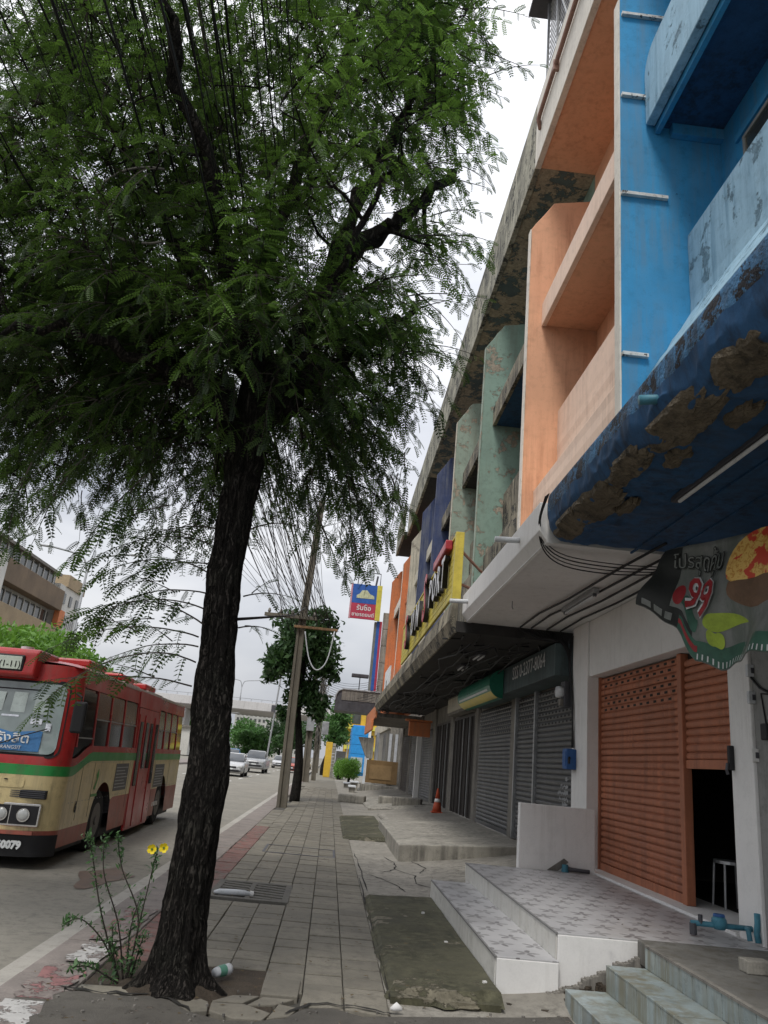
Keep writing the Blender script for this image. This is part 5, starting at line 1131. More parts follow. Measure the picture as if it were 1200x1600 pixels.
def ftext(body, x, z, size, m, off, par, sx=1., bold=0., shear=0):
    a = Vector(fpt(x - .1, z, off)); b_ = Vector(fpt(x + .1, z, off)); u_ = Vector(fpt(x, z + .1, off)) - Vector(fpt(x, z - .1, off)); text(body, size, frame(fpt(x, z, off), b_ - a, u_), m, par, 'lettering', .002, bold=bold, sx=sx, shear=shear)
M['plainwhite'] = mat('white_print', (.72, .74, .74), .5, .06)
ftext('รังสิต', -.72, 1.60, .17, M['plainwhite'], .026, ws, 1.15, .002); ftext('RANGSIT', -.72, 1.485, .065, M['plainwhite'], .026, ws)
# destination hood
hd = MB().prism([(.06, 2.40), (.02, 2.44), (.06, 2.74), (.14, 2.80), (.95, 2.80), (.95, 2.40)], 'x', -1.75, -.62).build('destination_hood', M['busred'], bus, .03)
MB().box(-1.66, -.78, .015, .05, 2.475, 2.70).build('display_frame', M['black'], hd, .02); M['dispanel'] = mat('display_panel', (.58, .64, .56), .5, .1)
MB().box(-1.63, -.81, .005, .013, 2.50, 2.675).build('display', M['dispanel'], hd, .003)
text('29', .22, frame((-1.28, .001, 2.585), (1, 0, 0), (0, .0, 1)), M['black'], hd, 'lettering', .002, bold=.006); text('(1-11)', .12, frame((-.96, .001, 2.565), (1, 0, 0), (0, 0, 1)), M['black'], hd, 'lettering', .002)
vt = MB().tube([(-.95, .5, 2.80), (-.95, .5, 2.86)], .09, 14); vt.build('roof_horn', M['pvc'], bus)
# roof
rf = MB(); 
def roofpt(u, v):
    x = -W_ * v; e = 1 - abs(2 * v - 1) ** 4; y = .12 + u * (L_ - .16); k = min(1, u * 9)
    return (x * .96 - .047, y + .24 * (1 - min(1, y / 1.2)), 2.60 + .17 * e * (.4 + .6 * k))
rf.grid(roofpt, np.linspace(0, 1, 24), np.linspace(0, 1, 17)); rf.build('roof', M['busred'], bus, smooth=True)
M['buswhite'] = carpaint('bus_white_trim', (.6, .57, .55))
MB().box(-.075, -.052, 1.0, 9.0, 2.585, 2.635).build('rain_gutter', M['buswhite'], bus)
for y in (1.6, 3.7, 5.8): MB().box(-1.3, -.35, y, y + 1.0, 2.74, 2.86).build('roof_vent', M['busred'], bus, .03)
for y0, y1 in ((1.2, 2.2), (3.0, 4.2), (5.0, 6.5)): MB().box(-.30, -.12, y0, y1, 2.655, 2.672).build('faded_roof_patch', M['buswhite'], bus)
# side windows: posts, mid rails, hazy upper panes
def tuckx(z): return -.05 * max(0, z - 1.4) ** 1.3
def spanel(name, m, y0, y1, z0, z1, off=.004, par=bus, th=.006):
    mb = MB(); x0, x1 = tuckx(z0) + off, tuckx(z1) + off
    mb.v += [(x0, y0, z0), (x0, y1, z0), (x1, y1, z1), (x1, y0, z1), (x0 - th - .03, y0, z0), (x0 - th - .03, y1, z0), (x1 - th - .03, y1, z1), (x1 - th - .03, y0, z1)]
    mb.f += [(0, 1, 2, 3), (4, 7, 6, 5), (0, 4, 5, 1), (1, 5, 6, 2), (2, 6, 7, 3), (3, 7, 4, 0)]; return mb.build(name, m, par)
ys2 = [.48, 1.28, 2.15, 3.05, 4.05]
for y in ys2 + [6.12, 6.85, 7.6, 8.4]: spanel('window_post', M['busred'], y, y + .055, 1.54, 2.38, .003)
for a, b_ in ((1.33, 2.15), (2.2, 3.05), (3.1, 4.05), (6.17, 6.85), (6.9, 7.6), (7.65, 8.4)):
    spanel('upper_pane', M['glasspale'], a + .03, b_ - .03, 1.97, 2.34, -.012); spanel('mid_rail', M['metal'], a, b_, 1.945, 1.965, -.006); spanel('lower_pane', M['glassdark'], a + .03, b_ - .03, 1.57, 1.94, -.018)
spanel('driver_pane', M['glassdark'], .55, 1.28, 1.60, 2.32, -.010); spanel('driver_window_rail', M['metal'], .53, 1.28, 1.66, 1.68, -.004)
# folding door
dr = spanel('door', M['busred'], 4.15, 6.05, .14, 2.30, .012)
for k in range(4):
    y0 = 4.2 + k * .46; lf = spanel('door_leaf', M['busred'], y0 + .01, y0 + .44, .18, 2.18, .022 + .012 * (k % 2), dr); spanel('door_pane', M['glassdark'], y0 + .12, y0 + .34, 1.2 if k % 3 else .9, 2.05, .027 + .012 * (k % 2), dr)
spanel('door_header', M['busred'], 4.1, 6.1, 2.31, 2.6, .016)
M['adgrey'] = mat('grey_printed_panel', (.12, .12, .125), .5, .2); 
for (a, b_, z0, z1) in ((2.95, 3.85, .86, 1.30), (6.3, 7.3, .80, 1.26)):
    sp4 = spanel('notice_panel', M['adgrey'], a, b_, z0, z1, .005)
    for i in range(7): spanel('print_line', M['metal'], a + .05, b_ - .05 - .1 * (i % 3), z0 + .05 + i * .053, z0 + .065 + i * .053, .0075, sp4)
M['logogreen'] = mat('green_logo', (.10, .32, .08), .5); lg = MB(); lg.v += [(.006, 1.72, .95), (.006, 1.80, .92), (.006, 1.92, 1.12), (.006, 1.88, 1.24), (.006, 1.78, 1.14), (.006, 1.84, 1.08)]; lg.f.append((0, 1, 2, 3, 4, 5)); lg.build('logo', M['logogreen'], bus)
spanel('logo_text', M['logogreen'], 1.65, 1.98, .83, .87, .004)
text('6', .20, frame((.006, .95, .72), (0, 1, 0), (0, 0, 1)), M['black'], bus, 'lettering', .002, bold=.006)
for k in range(4): spanel('skirt_marking', M['buswhite'], 6.5 + k * .16, 6.58 + k * .16, .42, .50, .004)
# seams, rivets and grime lines on the side
for y in (1.0, 1.62, 3.95, 6.2, 7.9): spanel('panel_seam', M['steel'], y, y + .008, .55, 1.33, .0025, th=.001)
rv = MB()
for y in np.arange(.6, 8.9, .16):
    if 4.1 < y < 6.1: continue
    for z in (1.33, .80): rv.box(.002, .007, y - .006, y + .006, z - .006, z + .006)
tag(rv.build('rivets', M['metal'], bus), kind='stuff')
# front fittings
hl = MB().prism(rrect(-.94, -.17, .52, .80, .02), 'y', .02, .12); ho = hl.build('headlamp_unit', M['chrome'], bus, .006)
MB().box(-.915, -.565, .008, .05, .545, .775).build('lamp_recess', M['black'], ho); MB().box(-.545, -.195, .008, .05, .545, .775).build('lamp_recess', M['black'], ho)
for x in (-.655, -.37):
    MB().tube([(x, .0, .66), (x, -.012, .66), (x, -.02, .66)], [.078, .068, .035], 18).build('headlamp', M['lens'], ho, smooth=True)
    MB().tube([(x, .004, .66), (x, -.010, .66)], [.088, .084], 18).build('headlamp_ring', M['chrome'], ho)
hl2 = MB().prism(rrect(-2.11, -1.37, .52, .80, .02), 'y', .02, .12).build('headlamp_unit', M['chrome'], bus, .006)
for x in (-1.55, -1.8, -1.98): MB().tube([(x, .0, .66), (x, -.02, .66)], [.09, .05], 16).build('headlamp', M['lens'], hl2)
vn = MB().box(-.62, -.14, .035, .09, .86, .97).build('side_vent', M['black'], bus, .01)
for i in range(4): MB().box(-.60, -.16, .022, .034, .875 + i * .024, .885 + i * .024).build('louvre', M['steel'], vn)
fpanel('hatch', M['buscream'], -.92, -.45, .99, 1.12, .03, .012); MB().box(-.70, -.66, -.012, .0, 1.08, 1.095).build('hatch_latch', M['black'], bus)
text('60079', .125, frame((-.47, -.036, .30), (1, 0, 0), (0, 0, 1)), M['plainwhite'], bus, 'lettering', .002, bold=.008)
MB().box(-1.45, -.2, -.05, .0, .43, .47).build('bumper_trim', M['busskirt'], bus)
mi = MB().box(-.02, .16, .05, .13, 1.72, 2.14).build('wing_mirror', M['black'], bus, .03); MB().tube([(-.06, .25, 2.25), (.06, .1, 2.2), (.07, .09, 2.1)], .014, 6).build('mirror_arm', M['black'], mi)
for (a, b_) in ((-1.9, -1.1), (-1.0, -.3)): MB().tube([(a, .0, 1.46), ((a + b_) / 2, .01, 1.62), (b_, .05, 1.75)], .008, 5).build('wiper', M['black'], bus)
def wheel(par, x, y, r, wd, name='wheel'):
    w_ = MB().tube([(x - wd, y, r), (x - wd + .03, y, r), (x - .03, y, r), (x, y, r)], [r * .9, r, r, r * .9], 28).build(name, M['tyre'], par, smooth=False)
    MB().tube([(x + .003, y, r), (x - .04, y, r), (x - .06, y, r)], [r * .58, r * .5, r * .2], 20).build('rim', M['rim'], w_); MB().tube([(x + .02, y, r), (x - .05, y, r)], r * .16, 12).build('hub', M['rim'], w_)
for wy, _ in WHE: wheel(bus, -.05, wy, .45, .28); wheel(bus, -W_ + .33, wy, .45, .28)
MB().box(-W_ + .1, -.10, .2, L_ - .2, .15, .5).build('low_chassis_block', M['black'], bus)  # box lowered to block light and deepen the shade under the bus
for wy, _ in WHE: MB().prism([(wy - .62, .3), (wy - .62, .8), (wy - .3, 1.05), (wy + .3, 1.05), (wy + .62, .8), (wy + .62, .3)], 'x', -.75, -.36).build('wheel_arch', M['black'], bus)

# ---------------------------------------------------------------- cars
M['carglass'] = glassy('car_glass', (.03, .035, .04), .05, .7)
def loft(stn, n=14):
    mb = MB()
    for (y, hw, zb, zt, rr_) in stn:
        P = rrect(-hw, hw, zb, zt, min(rr_, hw * .9, (zt - zb) * .45), n // 4 + 1)
        mb.v += [(p[0], y, p[1]) for p in P]; k = len(P)
    for i in range(len(stn) - 1):
        for a in range(k): mb.f.append((i * k + a, i * k + (a + 1) % k, (i + 1) * k + (a + 1) % k, (i + 1) * k + a))
    mb.f.append(tuple(range(k))); mb.f.append(tuple((len(stn) - 1) * k + a for a in range(k))); return mb
def car(name, label, cat, loc, col, kind='sedan', rz=0, group=None):
    t = thing(name, label, cat, loc, group, (0, 0, rz)); ORG[t.name] = Vector((0, 0, 0)); m = carpaint(name + '_paint', col, .28, .2)
    if kind == 'sedan':
        body = [(0, .62, .34, .60, .12), (.06, .76, .24, .70, .14), (.3, .85, .20, .80, .16), (1.0, .88, .19, .92, .18), (1.5, .89, .19, .96, .18), (3.3, .89, .19, .99, .18), (4.1, .86, .22, .99, .18), (4.42, .74, .34, .92, .16), (4.46, .6, .45, .8, .1)]
        gh = [(1.05, .72, .88, .92, .02), (1.25, .76, .88, 1.04, .08), (1.95, .70, .9, 1.43, .16), (2.5, .69, .9, 1.47, .18), (3.1, .68, .9, 1.44, .18), (3.85, .70, .9, 1.08, .1), (4.0, .7, .9, .97, .03)]; rfz = [(1.98, .60, 1.39, 1.455, .03), (2.5, .63, 1.40, 1.49, .04), (3.12, .60, 1.39, 1.462, .03)]; wr = .31; WY = (.85, 3.45); z0 = .56
    else:
        body = [(0, .70, .46, .86, .14), (.06, .84, .36, 1.0, .14), (.35, .91, .32, 1.08, .14), (1.1, .93, .30, 1.14, .14), (1.6, .93, .30, 1.16, .14), (5.2, .93, .34, 1.16, .10), (5.25, .9, .4, 1.1, .06)]
        gh = [(1.15, .78, 1.05, 1.13, .02), (1.35, .80, 1.05, 1.24, .08), (1.95, .74, 1.1, 1.72, .14), (2.6, .73, 1.1, 1.77, .16), (3.2, .72, 1.1, 1.74, .16), (3.45, .74, 1.1, 1.2, .05)]; rfz = [(1.98, .64, 1.68, 1.745, .03), (2.6, .67, 1.69, 1.79, .04), (3.2, .64, 1.68, 1.76, .03)]; wr = .38; WY = (.95, 4.1); z0 = .78
    loft(body).build('body', m, t, smooth=True); gl = loft(gh).build('cabin_glass', M['carglass'], t, smooth=True); loft(rfz).build('roof', m, t, smooth=True)
    gA = gh[1]; gB = gh[2]; gD = gh[4]; gE = gh[5]
    for s in (-1, 1):
        MB().tube([(s * (gA[1] - .02), gA[0], gA[3] - .12), (s * (gB[1] - .07), gB[0] + .03, gB[3] - .03)], .035, 6).build('windscreen_pillar', m, t); MB().tube([(s * (gD[1] - .05), gD[0], gD[3] - .05), (s * (gE[1] - .0), gE[0], gE[3] - .15)], .05, 6).build('rear_pillar', m, t); MB().tube([(s * .70, 2.5, rfz[1][2]), (s * .82, 2.5, gh[0][2])], .035, 6).build('door_pillar', m, t)
        MB().prism([(s * .42, z0), (s * .78, z0 + .03), (s * .80, z0 + .15), (s * .48, z0 + .10)], 'y', -.005 if kind == 'sedan' else -.01, .30).build('headlight', M['lens'], t, .02)
        MB().box(s * .92 - .10, s * .92 + .10, 1.45, 1.53, gh[0][3] + .02, gh[0][3] + .16).build('mirror', m, t, .03)
        for wy in WY: wheel(t, .88 if s > 0 else -.66, wy, wr, .22)
        MB().box(s * .62 - .09, s * .62 + .09, -.015, .03, z0 - .22, z0 - .15).build('fog_light', M['black'], t)
    MB().box(-.40, .40, -.025, .05, z0 - .02, z0 + .09).build('grille', M['black'], t, .015); MB().box(-.6, .6, -.02, .06, z0 - .26, z0 - .12).build('lower_grille', M['black'], t, .02); MB().box(-.19, .19, -.035, -.02, z0 - .12, z0 - .03).build('number_plate', M['plainwhite'], t)
    if kind != 'sedan': MB().box(-.42, .42, -.03, -.024, z0 + .03, z0 + .05).build('grille_bar', M['chrome'], t)
    return t
car('silver_sedan', 'silver sedan on the road, nearest car behind the bus', 'car', (-6.45, 53.5, -.12), (.50, .51, .52), 'sedan', R(1))
car('grey_pickup', 'grey pickup truck following the silver sedan', 'pickup', (-6.2, 67, -.12), (.33, .34, .35), 'pickup', R(0))
car('red_hatchback', 'dark red car behind the grey pickup in the far lane', 'car', (-8.6, 92, -.12), (.42, .06, .06), 'sedan', R(0))
car('white_sedan', 'pale sedan in the middle lane right of the red car', 'car', (-6.0, 97, -.12), (.52, .53, .54), 'sedan')
car('orange_red_sedan', 'rust red car partly hidden behind the leaning pole', 'car', (-3.7, 80, -.12), (.40, .08, .05), 'sedan')
car('far_white_car', 'white car seen between the pole and the dark trunk', 'car', (-3.4, 112, -.12), (.6, .6, .6), 'sedan')
car('far_grey_pickup', 'distant grey pickup behind the red car', 'pickup', (-11.3, 118, -.12), (.4, .41, .42), 'pickup')
car('blue_truck', 'distant blue vehicle under the flyover at left', 'pickup', (-15, 125, -.12), (.08, .25, .5), 'pickup')
# motorcycle with rider seen from the front
mc = thing('motorcycle', 'red motorcycle by the kerb right of the dark trunk', 'motorcycle', (-2.9, 88, -.12)); ORG[mc.name] = Vector((0, 0, 0))
for y in (-.6, .65): MB().tube([(-.05, y, .3), (.05, y, .3)], .3, 18).build('wheel', M['tyre'], mc)
M['mcred'] = carpaint('motorcycle_red', (.5, .03, .04)); MB().prism([(-.7, .55), (-.45, 1.0), (-.3, .95), (-.1, .55), (.4, .6), (.8, .8), (.8, .65), (.2, .3), (-.3, .3)], 'x', -.13, .13).build('fairing', M['mcred'], mc, .04); MB().tube([(-.36, -.42, 1.0), (0, -.38, 1.04), (.36, -.42, 1.0)], .02, 6).build('handlebar', M['black'], mc); MB().tube([(0, -.58, .82), (0, -.66, .82)], .09, 12).build('headlight', M['lens'], mc); MB().box(-.13, .13, -.05, .6, .70, .80).build('seat', M['black'], mc, .04)
# ---------------------------------------------------------------- traffic cone, poles, cables, far things
M['coneor'] = mat('cone_orange', (.55, .10, .045), .6, .2); 
cn = thing('traffic_cone', 'orange traffic cone standing before the brown folding gate', 'cone', (3.5, 25.3, .32))
MB().box(3.32, 3.68, 25.12, 25.48, .30, .34).build('base', M['coneor'], cn, .02); MB().tube([(3.5, 25.3, .34), (3.5, 25.3, .62)], [.15, .10], 20).build('cone', M['coneor'], cn, smooth=True); MB().tube([(3.5, 25.3, .62), (3.5, 25.3, .72)], [.102, .08], 20).build('white_band', M['white'], cn, smooth=True); MB().tube([(3.5, 25.3, .72), (3.5, 25.3, 1.0), (3.5, 25.3, 1.03)], [.08, .035, .02], 20).build('tip', M['coneor'], cn, smooth=True)
M['pole'] = mat('concrete_pole', (.155, .138, .108), .85, .25, 2, .4, 50, stain=((.12, .11, .09), .7, .46))
def hpole(t, pts, w0, w1):
    """H-section pole: two flanges and a recessed web"""
    a, b_ = Vector(pts[0]), Vector(pts[-1]); 
    def slab(dx0, dx1, dy, nm, m):
        mb = MB(); 
        for p in pts:
            f = (p[2] - a.z) / (b_.z - a.z); s = w0 + (w1 - w0) * f
            mb.v += [(p[0] + dx0 * s, p[1] - dy * s, p[2]), (p[0] + dx1 * s, p[1] - dy * s, p[2]), (p[0] + dx1 * s, p[1] + dy * s, p[2]), (p[0] + dx0 * s, p[1] + dy * s, p[2])]
        for i in range(len(pts) - 1):
            for k in range(4): mb.f.append((i * 4 + k, i * 4 + (k + 1) % 4, i * 4 + 4 + (k + 1) % 4, i * 4 + 4 + k))
        mb.f += [(0, 1, 2, 3), tuple(4 * (len(pts) - 1) + k for k in range(4))]; mb.build(nm, m, t, .008)
    slab(-.5, -.18, .5, 'flange', M['pole']); slab(.18, .5, .5, 'flange', M['pole']); slab(-.18, .18, .3, 'web', M['pole'])
p1 = thing('leaning_power_pole', 'leaning concrete power pole carrying the fan of cables', 'pole', (-1.36, 26.3, 0))
hpole(p1, [(-1.36, 26.3, -.1), (-1.42, 26.3, 3), (-1.46, 26.3, 5.7), (-1.38, 26.3, 7.5), (-1.28, 26.3, 10.4)], .33, .20)
MB().box(-2.75, -.95, 26.05, 26.16, 6.02, 6.14).build('crossarm', M['pole'], p1, .01); MB().box(-1.7, -.2, 26.05, 26.15, 5.72, 5.80).build('crossarm', mat('timber_arm', (.28, .17, .09), .8), p1, .01)
for i, x in enumerate((-2.6, -2.2, -1.8, -1.05)): MB().tube([(x, 26.1, 6.14), (x, 26.1, 6.2), (x, 26.1, 6.3)], [.03, .06, .03], 10).build('insulator', M['concold'], p1, smooth=True)
MB().tube([tuple(q) for q in smooth_path([(-1.3, 26.0, 5.6), (-1.05, 25.95, 4.7), (-.75, 25.9, 4.35), (-.45, 25.95, 4.7), (-.3, 26.0, 5.7)], 6)], .022, 8).build('slack_loop', M['pvc'], p1, smooth=True)
for i, (x, y, h, lb) in enumerate(((-1.45, 53, 10, 'thick concrete pole with a grey box, wrapped in cables'), (-1.0, 58, 9.5, 'cable-draped pole standing just behind the thick concrete pole'), (-1.25, 86, 9, 'farthest concrete pole beside the yellow column'))):
    t = thing('power_pole', lb, 'pole', (x, y, 0)); hpole(t, [(x, y, -.1), (x - .1, y, h * .5), (x - .15, y, h)], .5 if i == 0 else .34, .26); MB().box(x - .9, x + .8, y - .1, y, h * .62, h * .62 + .12).build('crossarm', M['pole'], t)
    if i < 2: MB().box(x - .3 + .5 * i, x + .2 + .5 * i, y - .45, y - .2, 3.2, 4.1).build('pole_box', M['metal'], t, .02)
    if i == 1:
        for k in range(22): MB().tube([(x + rng.normal(0, .22), y - .3 + rng.normal(0, .1), z) for z in np.linspace(1.5 + rng.random() * 2, 8.5, 9)], .02, 4).build('draped_cable', M['concold'] if k % 3 else M['black'], t)
def sag(a, b_, s, n=16):
    a, b_ = np.array(a), np.array(b_); return [tuple(a + (b_ - a) * t - np.array([0, 0, s * 4 * t * (1 - t)])) for t in np.linspace(0, 1, n)]
rr3 = np.random.default_rng(5)
for k in range(60):
    xe = rr3.uniform(-2.1, -.35); xs_ = -.75 - (k / 60) * 3.6 + rr3.normal(0, .15); z1_ = rr3.uniform(5.75, 6.3); z0_ = rr3.uniform(6.0, 8.6)
    cable('overhead_cable', sag((xe, 26.1, z1_), (xs_, -4, z0_), rr3.uniform(-.1, .9), 22), float(rr3.choice([.004, .006, .009, .013], p=[.35, .35, .2, .1])), None, 'overhead cable in the fan running from the leaning pole up through the tree crown', 'overhead cables through the tree', 4)
for (x0, z0_, x1, z1_, lb) in ((-2.3, 7.9, -3.1, 9.5, 'outer thick pale cable crossing the top left of the crown'), (-1.75, 7.6, -2.1, 9.0, 'inner thick pale cable crossing the crown left of the trunk')):
    cable('thick_cable', sag((-1.5, 26.1, 7.2), (x1, -5, z1_), .6, 22), .018, None, lb, None, 8, M['concold'])
for k in range(16):
    cable('roadside_cable', sag((rr3.uniform(-2.2, -.4), 26.1, rr3.uniform(5.7, 6.3)), (rr3.uniform(-1.9, -.6), 53, rr3.uniform(5.6, 7.2)), rr3.uniform(.2, .9), 12), .014, None, 'cable running from the leaning pole on to the thick pole', 'cables between the poles', 4)
for k in range(9):
    cable('service_cable', sag((-1.2, 53, 6 + .12 * k), (1.9 + .1 * k, 40 + k, 4.6 + .25 * k), .5, 10), .013, None, 'service cable slanting from the thick pole to the shop canopies', 'service cables to the shops', 4)
for k in range(7):
    cable('front_cable', [(2.1 + .2 * k + rr3.normal(0, .09), y_, 3.70 - abs(rr3.normal(0, .06))) for y_ in np.linspace(12.7, 30, 14)], float(rr3.uniform(.008, .02)), None, 'black cable strung along the sooty canopy soffits', 'cables along the sooty canopies', 4)
cable('guy_cable', [(-.95, 6.3, 2.6), (-1.0, 15, 4.2), (-1.35, 26.2, 6.5)], .015, None, 'cable tied from the tree trunk to the leaning pole', None, 5)
hg = tag(MB().tube([(-1.25 + .045 * math.cos(a), 5.2, 5.0 + .035 * math.sin(a)) for a in np.linspace(-.6, 4.2, 12)], .012, 6).build('white_hook', M['plainwhite'], None, smooth=True), 'white plastic hook hanging among the branches', 'hook')
lp = cable('cable_loop', [(-2.1 + .45 * math.cos(a), 5.6, 6.0 + .40 * math.sin(a)) for a in np.linspace(1.4, 5.2, 16)], .012, None, 'slack cable loop hanging in the crown left of the trunk', None, 5, M['concold'])

# tall blue and red sign post with the advertisement board
sg = thing('advertising_sign', 'blue and red Thai advertising board projecting from a tall striped post', 'sign', (2, 45, 4))
M['sblue'] = mat('sign_blue', (.035, .12, .42), .5, .15); M['sred'] = mat('sign_red', (.45, .05, .09), .5, .15); M['syel'] = mat('sign_yellow', (.66, .60, .10), .5)
MB().box(.28, 1.75, 45.0, 45.12, 10.55, 11.7).build('blue_board', M['sblue'], sg); MB().box(.28, 1.75, 45.0, 45.12, 9.62, 10.54).build('red_board', M['sred'], sg); MB().box(1.752, 2.05, 44.98, 45.14, 9.6, 11.72).build('yellow_edge', M['syel'], sg); MB().box(.18, .279, 44.98, 45.14, 9.6, 11.72).build('pink_edge', mat('sign_pink', (.6, .3, .34), .5), sg)
# car picture on the board
MB().prism([(.55, 10.85), (.55, 11.02), (.72, 11.12), (.85, 11.34), (1.15, 11.36), (1.35, 11.14), (1.6, 11.05), (1.62, 10.86)], 'y', 44.985, 44.999).build('picture', mat('sign_picture', (.55, .58, .38), .5, .3, 8), sg)
text('รับซื้อ', .40, frame((1.05, 44.99, 10.26), (1, 0, 0), (0, 0, 1)), M['plainwhite'], sg, 'lettering', .004, bold=.006); text('ขายรถยนต์', .30, frame((1.02, 44.99, 9.86), (1, 0, 0), (0, 0, 1)), M['plainwhite'], sg, 'lettering', .004, bold=.004)
for (x0, x1, m) in ((1.78, 1.92, 'bwhite'), (1.922, 2.10, 'sblue'), (2.102, 2.24, 'sred')): MB().box(x0, x1, 45.2, 45.6, 5.2, 9.6 if m != 'bwhite' else 9.55).build('post_stripe', M[m], sg)
MB().tube([(.55, 45.06, 11.7), (.6, 45.06, 12.5), (1.9, 45.06, 12.45), (1.9, 45.06, 11.7)], .03, 6).build('top_frame', M['steel'], sg); MB().tube([(1.65, 45.06, 11.7), (1.72, 45.06, 12.3)], .06, 6).build('finial', M['steel'], sg)
wp = thing('grey_tall_panel', 'grey panelled wall strip beside the striped sign post', 'panel', (2.5, 46, 4)); 
for i in range(6): MB().box(2.28, 2.75, 45.3, 45.5, 4.2 + i * 1.0, 5.18 + i * 1.0).build('panel', M['conc'], wp, .02)
aw = thing('barrel_awning', 'dark grey ribbed barrel awning projecting over the pavement', 'awning', (1.2, 45.5, 4.3))
prof = [(2.5, 5.45), (.35, 5.45)] + [(.35 - .4 * math.sin(a), 5.05 + .4 * math.cos(a)) for a in np.linspace(.2, 1.57, 7)] + [(-.05, 4.25), (2.5, 4.25)]
MB().prism(prof, 'y', 45.0, 47.5).build('awning_body', M['steel'], aw)
for i in range(9): MB().box(.30 + i * .25, .30 + i * .25 + .235, 44.97, 44.995, 4.85, 5.40).build('end_panel', M['concold'], aw)
MB().tube([(-.05, 44.96, 4.85), (-.03, 44.96, 5.1), (.1, 44.96, 5.35), (.35, 44.96, 5.46), (2.5, 44.96, 5.46)], .05, 6).build('rim', M['metal'], aw)
fl = thing('floodlight', 'small dark floodlight on a post above the barrel awning', 'lamp', (1.2, 45.2, 5.5)); MB().tube([(1.25, 45.3, 5.45), (1.25, 45.3, 6.25)], .03, 6).build('post', M['steel'], fl); MB().box(.75, 1.75, 45.1, 45.5, 6.22, 6.42).build('lamp_head', M['steel'], fl, .03)
os_ = thing('orange_canopy_sign', 'orange box sign under the far canopy by the barrel awning', 'sign', (2, 38, 3.2)); MB().box(1.72, 1.82, 36, 43.0, 3.0, 3.48).build('box', M['orange'], os_, .02)
o2 = thing('orange_bracket_sign', 'orange bracket sign beside the far roller shutter', 'sign', (3.4, 31, 3.0)); MB().box(3.0, 3.85, 31.2, 31.5, 2.75, 3.3).build('box', M['orange'], o2, .02); MB().box(2.85, 3.9, 31.1, 31.6, 3.31, 3.38).build('cap', M['orange'], o2)
ws2 = thing('white_bracket_sign', 'large orange and white sign lettered on the far orange wall', 'sign', (2.4, 36, 5))
MB().box(2.30, 2.36, 35.4, 38.6, 4.6, 5.9).build('board', M['plainwhite'], ws2); text('a', .8, frame((2.29, 37, 5.25), (0, -1, 0), (0, 0, 1)), M['black'], ws2, 'lettering', .005)
st3 = thing('street_stall', 'brown wooden counter with a white flared hood on the far pavement edge', 'stall', (3, 45, 0)); M['wood'] = mat('brown_counter', (.20, .125, .055), .6, .25)
MB().box(2.15, 3.95, 46.0, 46.25, .5, 1.75).build('counter', M['wood'], st3, .02); MB().box(2.35, 3.6, 45.97, 45.995, .72, 1.5).build('counter_panel', mat('counter_inset', (.26, .17, .08), .6), st3); MB().prism([(1.55, 2.95), (2.45, 2.95), (2.45, 1.8), (2.1, 1.8)], 'y', 46.0, 46.8).build('flared_hood', M['conc'], st3, .01); MB().box(2.0, 2.12, 46.0, 46.2, .2, 1.9).build('post', M['pvc'], st3)
for i, x in enumerate((2.6, 3.0, 3.35, 3.7)): MB().box(x, x + .16, 46.4, 46.5, 1.75, 3.3).build('hanging_sheet', M['pvc'] if i != 1 else M['greywall'], st3)
MB().box(1.95, 4.2, 45.6, 48, .02, .42).build('plinth', M['conc'], st3, .02)
for i, (x, y, w2, h, lb) in enumerate(((1.15, 42.6, .4, .35, 'low pale bench at the pavement edge nearest the stall'), (1.3, 46, .5, .5, 'pale concrete seat beside the stall counter'), (1.0, 49.5, .45, .3, 'small white box on the pavement beyond the stall'))):
    t = thing('pale_bench', lb, 'bench', (x, y, 0)); MB().box(x, x + w2, y, y + 1.2, h - .08, h).build('seat', M['pvc'], t, .01)
    for yy in (y + .1, y + 1.0): MB().box(x + .05, x + w2 - .05, yy, yy + .1, -.01, h - .081).build('leg', M['conc'], t)
# far street end on the right
M['bluew'] = mat('bright_blue_wall', (.03, .28, .66), .6, .15); M['yelw'] = mat('yellow_wall', (.66, .42, .05), .6, .15)
fb2 = thing('bright_blue_building', 'bright blue panelled building beyond the clipped bush', 'building', (3, 90, 0))
for i in range(5): MB().box(2.2, 4.0, 88, 96, .4 + i * .98, 1.35 + i * .98).build('panel', M['bluew'], fb2, .02)
MB().box(2.25, 3.9, 88.2, 95.8, 0, 5.4).build('wall', M['bluew'], fb2); MB().box(2.3, 3.6, 87.9, 87.99, .5, 2.0).build('shop_window', M['paper'], fb2); MB().box(4.01, 4.3, 88, 96, 0, 5.6).build('white_column', M['plainwhite'], fb2)
yb = thing('yellow_building', 'yellow building behind the bright blue one', 'building', (5, 110, 0)); MB().box(1.9, 14, 106, 125, 0, 8.2).build('wall', M['yelw'], yb)
for z in (3.0, 5.6): MB().box(1.7, 14, 105.5, 105.99, z, z + .5).build('balcony', M['syel'], yb)
for i in range(6):
    for z in (1.0, 3.7, 6.3): w3 = MB().box(2.4 + i * 1.9, 3.6 + i * 1.9, 105.94, 105.995, z, z + 1.3).build('window', M['winglass'], yb)
yc = thing('yellow_column', 'short yellow brick gate column at the far pavement edge', 'column', (0, 72, 0)); MB().box(-.45, .15, 72, 72.6, 0, 3.0).build('shaft', M['yelw'], yc, .02)
for i in range(10): MB().box(.16, .45, 72, 72.6, .05 + i * .29, .30 + i * .29).build('stone', M['conc'], yc, .02)
wg = thing('white_shelter', 'white framed shelter on the far pavement beside the yellow column', 'shelter', (.8, 80, 0))
for x in (.45, 1.6): MB().box(x, x + .1, 80, 80.1, 0, 3.1).build('post', M['plainwhite'], wg)
